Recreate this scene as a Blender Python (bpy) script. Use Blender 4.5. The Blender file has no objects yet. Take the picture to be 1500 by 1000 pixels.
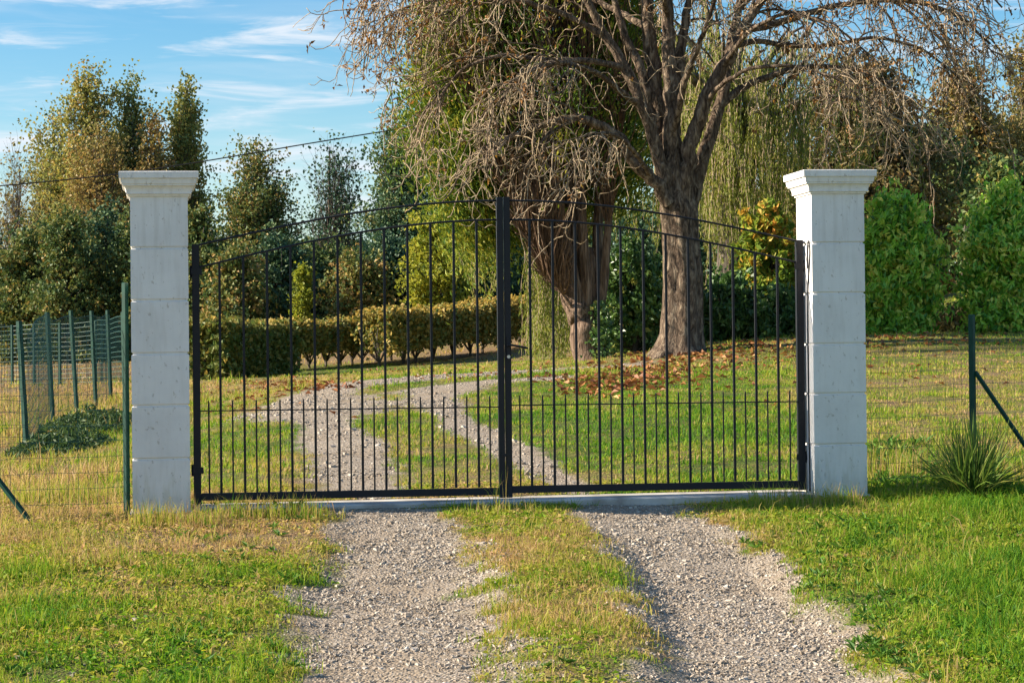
import bpy, math
import numpy as np
from mathutils import Matrix, Vector

# ------------------------------------------------------------------ camera
SC = bpy.context.scene
COL = SC.collection
F = 3325.0                       # focal length in pixels of a 1500 px wide frame
CAMZ = 0.97
PITCH, ROLL = math.radians(0.5514), math.radians(0.6)
_f = np.array([0, math.cos(PITCH), math.sin(PITCH)])
_u0 = np.array([0, -math.sin(PITCH), math.cos(PITCH)])
_r0 = np.array([1.0, 0, 0])
_r = math.cos(ROLL) * _r0 - math.sin(ROLL) * _u0
_u = math.sin(ROLL) * _r0 + math.cos(ROLL) * _u0
CAM = np.array([0.0, 0.0, CAMZ])
cd = bpy.data.cameras.new('camera')
cam = bpy.data.objects.new('camera', cd)
COL.objects.link(cam)
cam.matrix_world = Matrix(((_r[0], _u[0], -_f[0], CAM[0]), (_r[1], _u[1], -_f[1], CAM[1]),
                           (_r[2], _u[2], -_f[2], CAM[2]), (0, 0, 0, 1)))
cd.sensor_width = 36
cd.lens = F / 1500 * 36
cd.clip_start = 0.1
cd.clip_end = 6000
SC.camera = cam

# ------------------------------------------------------------------ light
SUN_EL, SUN_AZ = math.radians(27), math.radians(-1.0)      # sun stands to the left, slightly beyond the gate
sd = np.array([-math.cos(SUN_AZ) * math.cos(SUN_EL), math.sin(SUN_AZ) * math.cos(SUN_EL), math.sin(SUN_EL)])
sl = bpy.data.lights.new('sun', 'SUN')
sl.energy = 5.0
sl.angle = math.radians(0.53)
sl.color = (1.0, 0.87, 0.70)
so = bpy.data.objects.new('sun', sl)
COL.objects.link(so)
so.rotation_euler = Vector(sd).to_track_quat('Z', 'Y').to_euler()

W = bpy.data.worlds.new('World')
SC.world = W
W.use_nodes = True
wt = W.node_tree
for n in list(wt.nodes):
    wt.nodes.remove(n)


def nd(t, ty, **kw):
    n = t.nodes.new(ty)
    for k, v in kw.items():
        setattr(n, k, v)
    return n


wo = nd(wt, 'ShaderNodeOutputWorld')
bg = nd(wt, 'ShaderNodeBackground')
bg.inputs[1].default_value = 0.068
sky = nd(wt, 'ShaderNodeTexSky', sky_type='NISHITA', sun_disc=False)
sky.sun_elevation = SUN_EL
sky.sun_rotation = math.radians(-90) + SUN_AZ
sky.air_density = 1.0
sky.dust_density = 0.35
sky.ozone_density = 2.0
hs = nd(wt, 'ShaderNodeHueSaturation')
hs.inputs['Saturation'].default_value = 1.52
hs.inputs['Value'].default_value = 1.0
wt.links.new(sky.outputs[0], hs.inputs['Color'])
# wispy streaked clouds
tc = nd(wt, 'ShaderNodeTexCoord')


def cloud_noise(scale, detail, lo, hi, off):
    mp = nd(wt, 'ShaderNodeMapping')
    mp.inputs['Scale'].default_value = scale
    mp.inputs['Location'].default_value = off
    mp.inputs['Rotation'].default_value = (0, math.radians(3), 0)
    wt.links.new(tc.outputs['Generated'], mp.inputs[0])
    no = nd(wt, 'ShaderNodeTexNoise')
    no.inputs['Scale'].default_value = 1
    no.inputs['Detail'].default_value = detail
    no.inputs['Roughness'].default_value = 0.6
    no.inputs['Distortion'].default_value = 0.6
    wt.links.new(mp.outputs[0], no.inputs['Vector'])
    r = nd(wt, 'ShaderNodeMapRange', interpolation_type='SMOOTHSTEP')
    r.inputs['From Min'].default_value = lo
    r.inputs['From Max'].default_value = hi
    wt.links.new(no.outputs['Fac'], r.inputs['Value'])
    return r.outputs['Result']


def wmath(op, a, b):
    m = nd(wt, 'ShaderNodeMath', operation=op)
    for i, v in enumerate((a, b)):
        if hasattr(v, 'is_linked'):
            wt.links.new(v, m.inputs[i])
        else:
            m.inputs[i].default_value = v
    return m.outputs[0]


c1 = cloud_noise((13, 13, 95), 6, 0.49, 0.74, (3.1, 0.4, 2.2))
c2 = cloud_noise((7, 7, 60), 4, 0.42, 0.75, (1.1, 5.4, 7.2))
sx = nd(wt, 'ShaderNodeSeparateXYZ')
wt.links.new(tc.outputs['Generated'], sx.inputs[0])
lowb = nd(wt, 'ShaderNodeMapRange', interpolation_type='SMOOTHSTEP')
lowb.inputs['From Min'].default_value = 0.115
lowb.inputs['From Max'].default_value = 0.075
wt.links.new(sx.outputs['Z'], lowb.inputs['Value'])
low = wmath('MULTIPLY', lowb.outputs[0], 0.12)
csum = wmath('ADD', wmath('MULTIPLY', c1, 0.85), wmath('MULTIPLY', c2, 0.28))
csum = wmath('MINIMUM', wmath('ADD', csum, low), 0.92)
mixc = nd(wt, 'ShaderNodeMixRGB')
mixc.inputs[2].default_value = (5.2, 5.6, 6.1, 1)
wt.links.new(csum, mixc.inputs[0])
wt.links.new(hs.outputs[0], mixc.inputs[1])
wt.links.new(mixc.outputs[0], bg.inputs[0])
wt.links.new(bg.outputs[0], wo.inputs[0])

SC.view_settings.view_transform = 'Standard'
SC.view_settings.look = 'None'
SC.view_settings.exposure = 1.3
SC.view_settings.gamma = 1.0
SC.render.engine = 'CYCLES'
SC.cycles.max_bounces = 6
SC.cycles.diffuse_bounces = 3
SC.cycles.transmission_bounces = 3
SC.cycles.transparent_max_bounces = 4

# ------------------------------------------------------------------ helpers
rng = np.random.default_rng(11)


def P(px, py, depth):
    """point seen at (px, py) of the 1500 x 1000 layout sketch, `depth` metres ahead"""
    px, py, depth = (np.asarray(v, float) for v in (px, py, depth))
    return CAM + depth[..., None] * (_f + (px[..., None] - 750) / F * _r - (py[..., None] - 500) / F * _u)


def hash2(ix, iy, seed):
    h = (ix.astype(np.int64) * 374761393 + iy.astype(np.int64) * 668265263 + seed * 974634777) & 0xFFFFFFFF
    h = ((h ^ (h >> 13)) * 1274126177) & 0xFFFFFFFF
    h = h ^ (h >> 16)
    return (h & 0xFFFFFF) / float(0xFFFFFF)


def vnoise(x, y, seed=0):
    ix, iy = np.floor(x), np.floor(y)
    fx, fy = x - ix, y - iy
    fx, fy = fx * fx * (3 - 2 * fx), fy * fy * (3 - 2 * fy)
    a, b = hash2(ix, iy, seed), hash2(ix + 1, iy, seed)
    c, d = hash2(ix, iy + 1, seed), hash2(ix + 1, iy + 1, seed)
    return (a * (1 - fx) + b * fx) * (1 - fy) + (c * (1 - fx) + d * fx) * fy


def fbm(x, y, seed=0, oct=4):
    s, a, t = 0, 1.0, 0
    for i in range(oct):
        s = s + a * vnoise(x * 2 ** i, y * 2 ** i, seed + i)
        t += a
        a *= 0.55
    return s / t


def sstep(a, b, x):
    t = np.clip((x - a) / (b - a), 0, 1)
    return t * t * (3 - 2 * t)


def norm(v):
    return v / np.maximum(np.linalg.norm(v, axis=-1, keepdims=True), 1e-9)


# terrain: thin plate spline through levelled spots
_ctrl = [(40, 1000, 9.9), (570, 992, 9.9), (1150, 990, 9.9), (1480, 985, 9.9), (750, 960, 10.1),
         (232, 757, 15.2), (60, 770, 15.0), (-150, 780, 14.9), (500, 750, 15.3), (740, 744, 15.45), (955, 743, 15.6),
         (1228, 730, 15.9), (1400, 726, 16.1), (1600, 716, 16.4),
         (1430, 850, 12.8), (250, 870, 12.2), (570, 870, 12.3), (1050, 865, 12.4), (800, 845, 12.6),
         (540, 720, 16.6), (780, 712, 16.7),
         (40, 681, 25), (77, 624, 31.5), (112, 609, 34), (140, 602, 35.5), (162, 589, 39), (181, 562, 50),
         (-200, 640, 30), (100, 560, 58), (-300, 548, 70), (100, 528, 95), (-400, 530, 100), (500, 522, 95), (750, 505, 95),
         (300, 625, 23), (465, 600, 23.5), (620, 600, 23.5), (330, 548, 60), (480, 562, 30), (620, 552, 32), (520, 534, 62), (760, 520, 62),
         (740, 545, 33), (900, 540, 34), (990, 517, 35.5), (860, 529, 38), (1000, 600, 22.5), (1000, 550, 28.5),
         (1130, 496, 39), (1320, 491, 40), (1490, 488, 40), (1400, 600, 23), (1400, 540, 30), (1150, 600, 22.5), (1700, 560, 28), (1800, 480, 45),
         (1390, 440, 60), (1390, 415, 78), (1100, 470, 62), (1500, 400, 85), (1000, 500, 60)]
_ctrl = P(*np.array(_ctrl, float).T)
_ctrl = np.vstack([_ctrl, [[-60, 10, -1.2], [60, 10, 0.0], [0, 0, -1.05], [0, -25, -2.2], [-90, 130, 1.6], [0, 150, 2.4], [90, 150, 5.0], [60, 60, 3.2], [-60, 60, 0.5]]])


def _tps_k(d2):
    return 0.5 * d2 * np.log(np.maximum(d2, 1e-9))


_n = len(_ctrl)
_xy = _ctrl[:, :2] / 20
_K = _tps_k(((_xy[:, None] - _xy[None]) ** 2).sum(-1)) + np.eye(_n) * 0.0004
_Q = np.hstack([np.ones((_n, 1)), _xy])
_A = np.block([[_K, _Q], [_Q.T, np.zeros((3, 3))]])
_w = np.linalg.solve(_A, np.concatenate([_ctrl[:, 2], np.zeros(3)]))


def terrain(x, y):
    x, y = np.asarray(x, float), np.asarray(y, float)
    sh = x.shape
    x, y = x.ravel(), y.ravel()
    out = np.empty_like(x)
    xc, yc = np.clip(x, -85, 85), np.clip(y, -20, 145)
    for i in range(0, len(x), 40000):
        q = np.stack([xc[i:i + 40000], yc[i:i + 40000]], -1) / 20
        out[i:i + 40000] = _tps_k(((q[:, None] - _xy[None]) ** 2).sum(-1)) @ _w[:_n] + _w[_n] + q @ _w[_n + 1:]
    # small bumps
    out += 0.05 * (fbm(x * 0.9, y * 0.9, 3, 3) - 0.5) * sstep(40, 12, np.abs(y - 12)) 
    return out.reshape(sh)


_D = np.geomspace(7, 140, 900)


def spot(px, py):
    """first ground point met along the line of sight (px, py)"""
    pts = P(np.full(900, px, float), np.full(900, py, float), _D)
    g = pts[:, 2] - terrain(pts[:, 0], pts[:, 1])
    k = np.argmax(g < 0)
    if g[k] >= 0 or k == 0:
        k = len(_D) - 1
        return pts[k]
    t = g[k - 1] / (g[k - 1] - g[k])
    return pts[k - 1] * (1 - t) + pts[k] * t


def stand(px, depth):
    """ground point `depth` metres ahead in direction px"""
    p = P(np.float64(px), np.float64(530.0), np.float64(depth))
    return np.array([p[0], p[1], float(terrain(p[0], p[1]))])


class Geo:
    def __init__(s):
        s.v, s.q, s.t, s.tint, s.n = [], [], [], [], 0

    def add(s, V, quads=None, tris=None, tint=0.5):
        V = np.asarray(V, float).reshape(-1, 3)
        if quads is not None and len(quads):
            s.q.append(np.asarray(quads, np.int64).reshape(-1, 4) + s.n)
        if tris is not None and len(tris):
            s.t.append(np.asarray(tris, np.int64).reshape(-1, 3) + s.n)
        s.v.append(V)
        s.tint.append(np.broadcast_to(np.asarray(tint, float), (len(V),)).copy())
        s.n += len(V)
        return s

    def build(s, name, mat, parent=None, smooth=False, origin=None, bevel=0):
        V = np.concatenate(s.v)
        o0 = np.array(parent['_o']) if parent is not None and '_o' in parent else (np.zeros(3) if origin is None else np.asarray(origin, float))
        V = V - o0
        q = np.concatenate(s.q) if s.q else np.zeros((0, 4), np.int64)
        t = np.concatenate(s.t) if s.t else np.zeros((0, 3), np.int64)
        me = bpy.data.meshes.new(name)
        me.vertices.add(len(V))
        me.vertices.foreach_set('co', V.astype(np.float32).ravel())
        li = np.concatenate([q.ravel(), t.ravel()]).astype(np.int32)
        ls = np.concatenate([np.arange(len(q)) * 4, len(q) * 4 + np.arange(len(t)) * 3]).astype(np.int32)
        me.loops.add(len(li))
        me.loops.foreach_set('vertex_index', li)
        me.polygons.add(len(ls))
        me.polygons.foreach_set('loop_start', ls)
        me.update(calc_edges=True)
        a = me.attributes.new('tint', 'FLOAT', 'POINT')
        a.data.foreach_set('value', np.concatenate(s.tint).astype(np.float32))
        me.polygons.foreach_set('use_smooth', np.full(len(ls), smooth))
        if bevel:
            import bmesh
            bm = bmesh.new()
            bm.from_mesh(me)
            bmesh.ops.bevel(bm, geom=[e for e in bm.edges if e.calc_face_angle(0) > 0.6], offset=bevel, segments=2, affect='EDGES')
            bm.to_mesh(me)
            bm.free()
        me.materials.append(mat)
        ob = bpy.data.objects.new(name, me)
        COL.objects.link(ob)
        if parent is not None:
            ob.parent = parent
        elif origin is not None:
            ob.location = o0
        return ob


def thing(name, label, cat, loc, group=None):
    o = bpy.data.objects.new(name, None)
    COL.objects.link(o)
    o.location = loc
    o.empty_display_size = 0.2
    o['_o'] = [float(c) for c in loc]
    tag(o, label, cat, group)
    return o


def tag(o, label=None, cat=None, group=None, kind=None):
    for k, v in (('label', label), ('category', cat), ('group', group), ('kind', kind)):
        if v:
            o[k] = v
    return o


def tubes(geo, Pt, R, sides=5, tint=0.5):
    """batch of tapering tubes: Pt [N,n,3], R [N,n]"""
    Pt, R = np.asarray(Pt, float), np.asarray(R, float)
    N, n = Pt.shape[:2]
    T = norm(np.gradient(Pt, axis=1))
    md = norm(Pt[:, -1] - Pt[:, 0])
    ref = np.where(np.abs(md[:, 2:3]) > 0.8, np.array([[1.0, 0.13, 0]]), np.array([[0.1, 0.2, 1.0]]))
    a = norm(np.cross(T, ref[:, None, :]))
    b = np.cross(T, a)
    th = np.arange(sides) * 2 * np.pi / sides
    V = Pt[:, :, None] + R[:, :, None, None] * (np.cos(th)[None, None, :, None] * a[:, :, None] + np.sin(th)[None, None, :, None] * b[:, :, None])
    base = (np.arange(N) * n * sides)[:, None, None] + (np.arange(n - 1) * sides)[None, :, None]
    j = np.arange(sides)[None, None, :]
    j2 = (j + 1) % sides
    Q = np.stack([base + j, base + j2, base + sides + j2, base + sides + j], -1)
    tt = np.broadcast_to(np.asarray(tint, float).reshape(-1, 1), (N, n * sides)) if np.ndim(tint) else tint
    geo.add(V, quads=Q, tint=tt.ravel() if np.ndim(tint) else tint)
    # caps
    caps = []
    for k in range(1, sides - 1):
        e = (np.arange(N) * n * sides + (n - 1) * sides)
        caps.append(np.stack([e, e + k, e + k + 1], -1))
    off = geo.n - N * n * sides
    geo.t.append(np.concatenate(caps) + off)


def leaves(geo, C, D, Nn, L, Wd, tint, fold=0.25):
    """diamond leaves: centre, direction, normal, length, width"""
    D = norm(D)
    S = norm(np.cross(D, Nn))
    Nn = np.cross(S, D)
    L, Wd = L[:, None], Wd[:, None]
    b = C - D * L * 0.5
    t = C + D * L * 0.5 - Nn * L * 0.12
    l = C + S * Wd * 0.5 + Nn * Wd * fold - D * L * 0.06
    r = C - S * Wd * 0.5 + Nn * Wd * fold - D * L * 0.06
    V = np.stack([b, r, t, l], 1)
    Q = np.arange(len(C) * 4).reshape(-1, 4)
    geo.add(V, quads=Q, tint=np.repeat(tint, 4))


def rdir(n):
    return norm(rng.normal(size=(n, 3)))


def box(geo, c, sx, sy, sz, ax=None, tint=0.5):
    """box centred at c, ax = (x axis, y axis, z axis)"""
    if ax is None:
        ax = np.eye(3)
    ax = np.asarray(ax, float)
    s = np.array([[-1, -1, -1], [1, -1, -1], [1, 1, -1], [-1, 1, -1], [-1, -1, 1], [1, -1, 1], [1, 1, 1], [-1, 1, 1]]) * 0.5
    V = np.asarray(c, float) + (s * np.array([sx, sy, sz])) @ ax
    geo.add(V, quads=[[0, 3, 2, 1], [4, 5, 6, 7], [0, 1, 5, 4], [1, 2, 6, 5], [2, 3, 7, 6], [3, 0, 4, 7]], tint=tint)


# ------------------------------------------------------------------ materials
def new_mat(name):
    m = bpy.data.materials.new(name)
    m.use_nodes = True
    t = m.node_tree
    for n in list(t.nodes):
        t.nodes.remove(n)
    out = nd(t, 'ShaderNodeOutputMaterial')
    return m, t, out


def ramp(t, fac, stops, interp='LINEAR'):
    r = nd(t, 'ShaderNodeValToRGB')
    r.color_ramp.interpolation = interp
    e = r.color_ramp.elements
    while len(e) < len(stops):
        e.new(0.5)
    for k, (p, c) in enumerate(stops):
        e[k].position = p
        e[k].color = (*c, 1)
    if fac is not None:
        t.links.new(fac, r.inputs[0])
    return r.outputs[0]


def noise(t, scale, detail=4, rough=0.55, vec=None, dist=0.0):
    n = nd(t, 'ShaderNodeTexNoise')
    n.inputs['Scale'].default_value = scale
    n.inputs['Detail'].default_value = detail
    n.inputs['Roughness'].default_value = rough
    n.inputs['Distortion'].default_value = dist
    if vec is not None:
        t.links.new(vec, n.inputs['Vector'])
    return n.outputs['Fac']


def objco(t, scale=(1, 1, 1)):
    c = nd(t, 'ShaderNodeTexCoord')
    m = nd(t, 'ShaderNodeMapping')
    m.inputs['Scale'].default_value = scale
    t.links.new(c.outputs['Object'], m.inputs[0])
    return m.outputs[0]


def attr(t, name):
    a = nd(t, 'ShaderNodeAttribute')
    a.attribute_name = name
    return a.outputs['Fac']


def mixc_(t, fac, a, b, bt='MIX'):
    m = nd(t, 'ShaderNodeMixRGB', blend_type=bt)
    for i, v in enumerate((fac, a, b)):
        if hasattr(v, 'is_linked'):
            t.links.new(v, m.inputs[i])
        elif isinstance(v, tuple):
            m.inputs[i].default_value = (*v, 1)
        else:
            m.inputs[i].default_value = v
    return m.outputs[0]


def mrange(t, v, a, b, c=0.0, d=1.0):
    m = nd(t, 'ShaderNodeMapRange', interpolation_type='SMOOTHSTEP')
    t.links.new(v, m.inputs['Value'])
    m.inputs['From Min'].default_value = a
    m.inputs['From Max'].default_value = b
    m.inputs['To Min'].default_value = c
    m.inputs['To Max'].default_value = d
    return m.outputs['Result']


def bump(t, h, strength, dist):
    b = nd(t, 'ShaderNodeBump')
    b.inputs['Strength'].default_value = strength
    b.inputs['Distance'].default_value = dist
    t.links.new(h, b.inputs['Height'])
    return b.outputs[0]


def principled(t, out, color, rough=0.8, metallic=0.0, spec=0.3, normal=None):
    p = nd(t, 'ShaderNodeBsdfPrincipled')
    if hasattr(color, 'is_linked'):
        t.links.new(color, p.inputs['Base Color'])
    else:
        p.inputs['Base Color'].default_value = (*color, 1)
    if hasattr(rough, 'is_linked'):
        t.links.new(rough, p.inputs['Roughness'])
    else:
        p.inputs['Roughness'].default_value = rough
    p.inputs['Metallic'].default_value = metallic
    p.inputs['Specular IOR Level'].default_value = spec
    if normal is not None:
        t.links.new(normal, p.inputs['Normal'])
    t.links.new(p.outputs[0], out.inputs[0])
    return p


def leaf_mat(name, stops, trans=0.4, rough=0.55, spec=0.25, gain=1.22):
    m, t, out = new_mat(name)
    f = attr(t, 'tint')
    c = ramp(t, f, [(a_, tuple(min(v_ * gain, 0.8) for v_ in b_)) for a_, b_ in stops])
    p = nd(t, 'ShaderNodeBsdfPrincipled')
    p.inputs['Roughness'].default_value = rough
    p.inputs['Specular IOR Level'].default_value = spec
    t.links.new(c, p.inputs['Base Color'])
    tr = nd(t, 'ShaderNodeBsdfTranslucent')
    t.links.new(mixc_(t, 0.5, c, (1.0, 0.95, 0.55), 'MULTIPLY'), tr.inputs[0])
    mx = nd(t, 'ShaderNodeMixShader')
    mx.inputs[0].default_value = trans
    t.links.new(p.outputs[0], mx.inputs[1])
    t.links.new(tr.outputs[0], mx.inputs[2])
    t.links.new(mx.outputs[0], out.inputs[0])
    return m


def bark_mat(name, a, b, c, scale=(6, 6, 1.5), strength=0.8, dist=0.03):
    m, t, out = new_mat(name)
    co = objco(t, scale)
    n1 = noise(t, 2.0, 6, 0.65, co, 0.8)
    n2 = noise(t, 1.1, 4, 0.6, objco(t, (1.3, 1.3, 0.8)))
    col = ramp(t, n1, [(0.36, a), (0.50, b), (0.64, c)])
    col = mixc_(t, mrange(t, n2, 0.5, 0.7, 0, 0.5), col, tuple(x * 0.55 for x in b))
    principled(t, out, col, 0.9, spec=0.15, normal=bump(t, n1, strength, dist))
    return m


M = {}
# pale pitted limestone
m, t, out = new_mat('limestone')
co = objco(t)
big = noise(t, 2.3, 4, 0.6, co)
fine = noise(t, 60, 4, 0.7, co)
pit = noise(t, 32, 3, 0.62, objco(t, (1.3, 1.3, 0.7)))
pm = mrange(t, pit, 0.64, 0.685)
stk = noise(t, 4, 4, 0.6, objco(t, (5, 5, 0.7)))
col = ramp(t, big, [(0.3, (0.70, 0.685, 0.67)), (0.6, (0.80, 0.785, 0.765)), (0.8, (0.74, 0.715, 0.685))])
col = mixc_(t, mrange(t, stk, 0.45, 0.75, 0, 0.2), col, (0.50, 0.46, 0.40))
col = mixc_(t, mrange(t, fine, 0.6, 0.8, 0, 0.25), col, (0.42, 0.38, 0.32))
col = mixc_(t, mrange(t, pit, 0.64, 0.685, 0, 0.5), col, (0.38, 0.33, 0.27))
hgt = nd(t, 'ShaderNodeMath', operation='SUBTRACT')
t.links.new(mrange(t, fine, 0.2, 0.8, 0, 0.35), hgt.inputs[0])
t.links.new(pm, hgt.inputs[1])
# green-grey splash stain at the foot
sz = nd(t, 'ShaderNodeSeparateXYZ')
tcx = nd(t, 'ShaderNodeTexCoord')
t.links.new(tcx.outputs['Object'], sz.inputs[0])
ad = nd(t, 'ShaderNodeMath', operation='ADD')
t.links.new(sz.outputs['Z'], ad.inputs[0])
t.links.new(mrange(t, stk, 0.2, 0.8, -0.18, 0.18), ad.inputs[1])
col = mixc_(t, mrange(t, ad.outputs[0], 0.30, 0.0, 0, 0.5), col, (0.46, 0.44, 0.33))
run = noise(t, 5, 4, 0.6, objco(t, (5.5, 5.5, 0.35)))
top_ = nd(t, 'ShaderNodeMath', operation='MULTIPLY')
t.links.new(mrange(t, run, 0.48, 0.66), top_.inputs[0])
t.links.new(mrange(t, sz.outputs['Z'], 0.9, 2.15, 0.03, 0.2), top_.inputs[1])
col = mixc_(t, top_.outputs[0], col, (0.42, 0.39, 0.34))
principled(t, out, col, 0.85, spec=0.25, normal=bump(t, hgt.outputs[0], 0.5, 0.006))
M['stone'] = m
# concrete
m, t, out = new_mat('concrete')
co = objco(t)
n1 = noise(t, 3, 5, 0.6, co)
n2 = noise(t, 70, 3, 0.6, co)
col = ramp(t, n1, [(0.36, (0.26, 0.235, 0.20)), (0.5, (0.46, 0.43, 0.385)), (0.66, (0.60, 0.57, 0.52))])
col = mixc_(t, mrange(t, n2, 0.55, 0.75, 0, 0.35), col, (0.25, 0.23, 0.2))
principled(t, out, col, 0.9, spec=0.2, normal=bump(t, n2, 0.4, 0.004))
M['concrete'] = m
# dark painted steel
m, t, out = new_mat('painted_steel')
co = objco(t)
n1 = noise(t, 9, 4, 0.6, co)
n2 = noise(t, 130, 2, 0.6, co)
col = ramp(t, n1, [(0.35, (0.008, 0.009, 0.014)), (0.7, (0.017, 0.016, 0.019))])
col = mixc_(t, mrange(t, n2, 0.64, 0.76, 0, 0.25), col, (0.06, 0.035, 0.025))
principled(t, out, col, mrange(t, n1, 0.3, 0.7, 0.42, 0.6), 0.0, 0.3, bump(t, n2, 0.15, 0.001))
M['steel'] = m
m, t, out = new_mat('brushed_metal')
principled(t, out, ramp(t, noise(t, 40, 3, 0.5, objco(t)), [(0.3, (0.4, 0.4, 0.4)), (0.7, (0.6, 0.58, 0.55))]), 0.35, 1.0)
M['metal'] = m
# green plastic coated fence
m, t, out = new_mat('green_coating')
n1 = noise(t, 12, 4, 0.6, objco(t))
principled(t, out, ramp(t, n1, [(0.3, (0.002, 0.032, 0.022)), (0.7, (0.006, 0.058, 0.040))]), 0.6, 0, 0.25, bump(t, n1, 0.2, 0.002))
M['green'] = m
m, t, out = new_mat('fence_wire')
n1 = noise(t, 30, 3, 0.6, objco(t))
principled(t, out, ramp(t, n1, [(0.3, (0.02, 0.085, 0.068)), (0.7, (0.06, 0.14, 0.115))]), 0.5, 0, 0.4)
M['wire'] = m
m, t, out = new_mat('black_rubber')
n1 = noise(t, 30, 3, 0.6, objco(t))
principled(t, out, ramp(t, n1, [(0.3, (0.012, 0.012, 0.013)), (0.7, (0.03, 0.03, 0.03))]), 0.6)
M['rubber'] = m

# ground
m, t, out = new_mat('ground')
g = attr(t, 'gravel')
dr = attr(t, 'dry')
geo_n = nd(t, 'ShaderNodeNewGeometry')
co = geo_n.outputs['Position']
n_big = noise(t, 1.3, 5, 0.6, co)
n_mid = noise(t, 7, 5, 0.65, co)
n_fine = noise(t, 45, 4, 0.7, co)
addm = nd(t, 'ShaderNodeMath', operation='ADD')
t.links.new(dr, addm.inputs[0])
t.links.new(mrange(t, n_mid, 0.25, 0.75, -0.28, 0.28), addm.inputs[1])
gc = ramp(t, addm.outputs[0], [(0.05, (0.085, 0.15, 0.018)), (0.35, (0.175, 0.20, 0.034)), (0.6, (0.28, 0.235, 0.075)), (0.9, (0.30, 0.205, 0.11))])
gc = mixc_(t, mrange(t, n_fine, 0.38, 0.60, 0.0, 0.8), gc, (0.060, 0.043, 0.026))
vor = nd(t, 'ShaderNodeTexVoronoi', feature='F1')
vor.inputs['Scale'].default_value = 62
t.links.new(co, vor.inputs['Vector'])
vcol = nd(t, 'ShaderNodeSeparateColor')
t.links.new(vor.outputs['Color'], vcol.inputs[0])
pc = ramp(t, vcol.outputs[0], [(0.0, (0.20, 0.16, 0.118)), (0.4, (0.33, 0.28, 0.215)), (0.75, (0.46, 0.40, 0.32)), (1.0, (0.29, 0.265, 0.24))])
pc = mixc_(t, mrange(t, vor.outputs['Distance'], 0.35, 0.8, 0, 0.75), pc, (0.20, 0.155, 0.11))
pc = mixc_(t, mrange(t, n_big, 0.45, 0.68, 0, 0.6), pc, (0.27, 0.21, 0.145))
col = mixc_(t, g, gc, pc)
hm = nd(t, 'ShaderNodeMath', operation='SUBTRACT')
t.links.new(n_fine, hm.inputs[0])
t.links.new(vor.outputs['Distance'], hm.inputs[1])
principled(t, out, col, 0.95, spec=0.1, normal=bump(t, hm.outputs[0], 0.6, 0.02))
M['ground'] = m
m, t, out = new_mat('crushed_limestone')
f = attr(t, 'tint')
n1 = noise(t, 40, 3, 0.6, objco(t))
col = ramp(t, f, [(0.0, (0.165, 0.132, 0.098)), (0.3, (0.29, 0.24, 0.185)), (0.65, (0.42, 0.365, 0.295)), (0.9, (0.62, 0.565, 0.48)), (1.0, (0.24, 0.23, 0.225))])
col = mixc_(t, mrange(t, n1, 0.5, 0.75, 0, 0.4), col, (0.3, 0.24, 0.18))
principled(t, out, col, 0.9, spec=0.2)
M['gravel'] = m

M['grass'] = leaf_mat('grass_blade', [(0.0, (0.050, 0.145, 0.010)), (0.25, (0.145, 0.245, 0.012)), (0.5, (0.26, 0.26, 0.034)), (0.72, (0.35, 0.265, 0.095)), (1.0, (0.36, 0.235, 0.13))], 0.45, 0.6, 0.2, gain=1.42)
M['weed'] = leaf_mat('weed_leaf', [(0.0, (0.045, 0.13, 0.02)), (0.6, (0.12, 0.23, 0.03)), (1.0, (0.26, 0.26, 0.06))], 0.35, gain=1.2)
M['rush'] = leaf_mat('rush_blade', [(0.0, (0.04, 0.10, 0.015)), (0.6, (0.12, 0.19, 0.03)), (1.0, (0.34, 0.30, 0.08))], 0.3)
M['fallen'] = leaf_mat('fallen_leaf', [(0.0, (0.10, 0.035, 0.015)), (0.5, (0.22, 0.08, 0.03)), (0.8, (0.34, 0.16, 0.05)), (1.0, (0.42, 0.27, 0.10))], 0.2)
M['flower'] = leaf_mat('yellow_petal', [(0.0, (0.7, 0.5, 0.02)), (1.0, (0.8, 0.62, 0.05))], 0.2)
M['chestnut_leaf'] = leaf_mat('chestnut_leaf', [(0.0, (0.07, 0.04, 0.018)), (0.5, (0.17, 0.085, 0.03)), (0.85, (0.34, 0.16, 0.04)), (1.0, (0.50, 0.28, 0.05))], 0.35)
M['conifer'] = leaf_mat('conifer_scale', [(0.0, (0.03, 0.07, 0.012)), (0.4, (0.085, 0.14, 0.018)), (0.75, (0.19, 0.22, 0.025)), (1.0, (0.30, 0.27, 0.045))], 0.28, gain=1.6)
M['willow'] = leaf_mat('willow_leaf', [(0.0, (0.10, 0.14, 0.03)), (0.5, (0.22, 0.26, 0.05)), (1.0, (0.36, 0.34, 0.08))], 0.45, gain=1.1)
M['poplar'] = leaf_mat('poplar_leaf', [(0.0, (0.05, 0.085, 0.035)), (0.4, (0.13, 0.15, 0.045)), (0.7, (0.26, 0.24, 0.06)), (1.0, (0.30, 0.19, 0.065))], 0.35, gain=1.55)
M['poplar_autumn'] = leaf_mat('poplar_autumn_leaf', [(0.0, (0.075, 0.085, 0.032)), (0.4, (0.17, 0.155, 0.05)), (0.7, (0.235, 0.175, 0.06)), (1.0, (0.27, 0.155, 0.06))], 0.35, gain=1.4)
M['oak'] = leaf_mat('oak_leaf', [(0.0, (0.022, 0.045, 0.018)), (0.45, (0.050, 0.080, 0.024)), (0.8, (0.12, 0.12, 0.03)), (1.0, (0.20, 0.13, 0.045))], 0.25, gain=1.95)
M['holm'] = leaf_mat('holm_leaf', [(0.0, (0.018, 0.045, 0.028)), (0.5, (0.038, 0.075, 0.038)), (0.85, (0.085, 0.12, 0.045)), (1.0, (0.20, 0.17, 0.06))], 0.2, gain=1.85)
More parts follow.
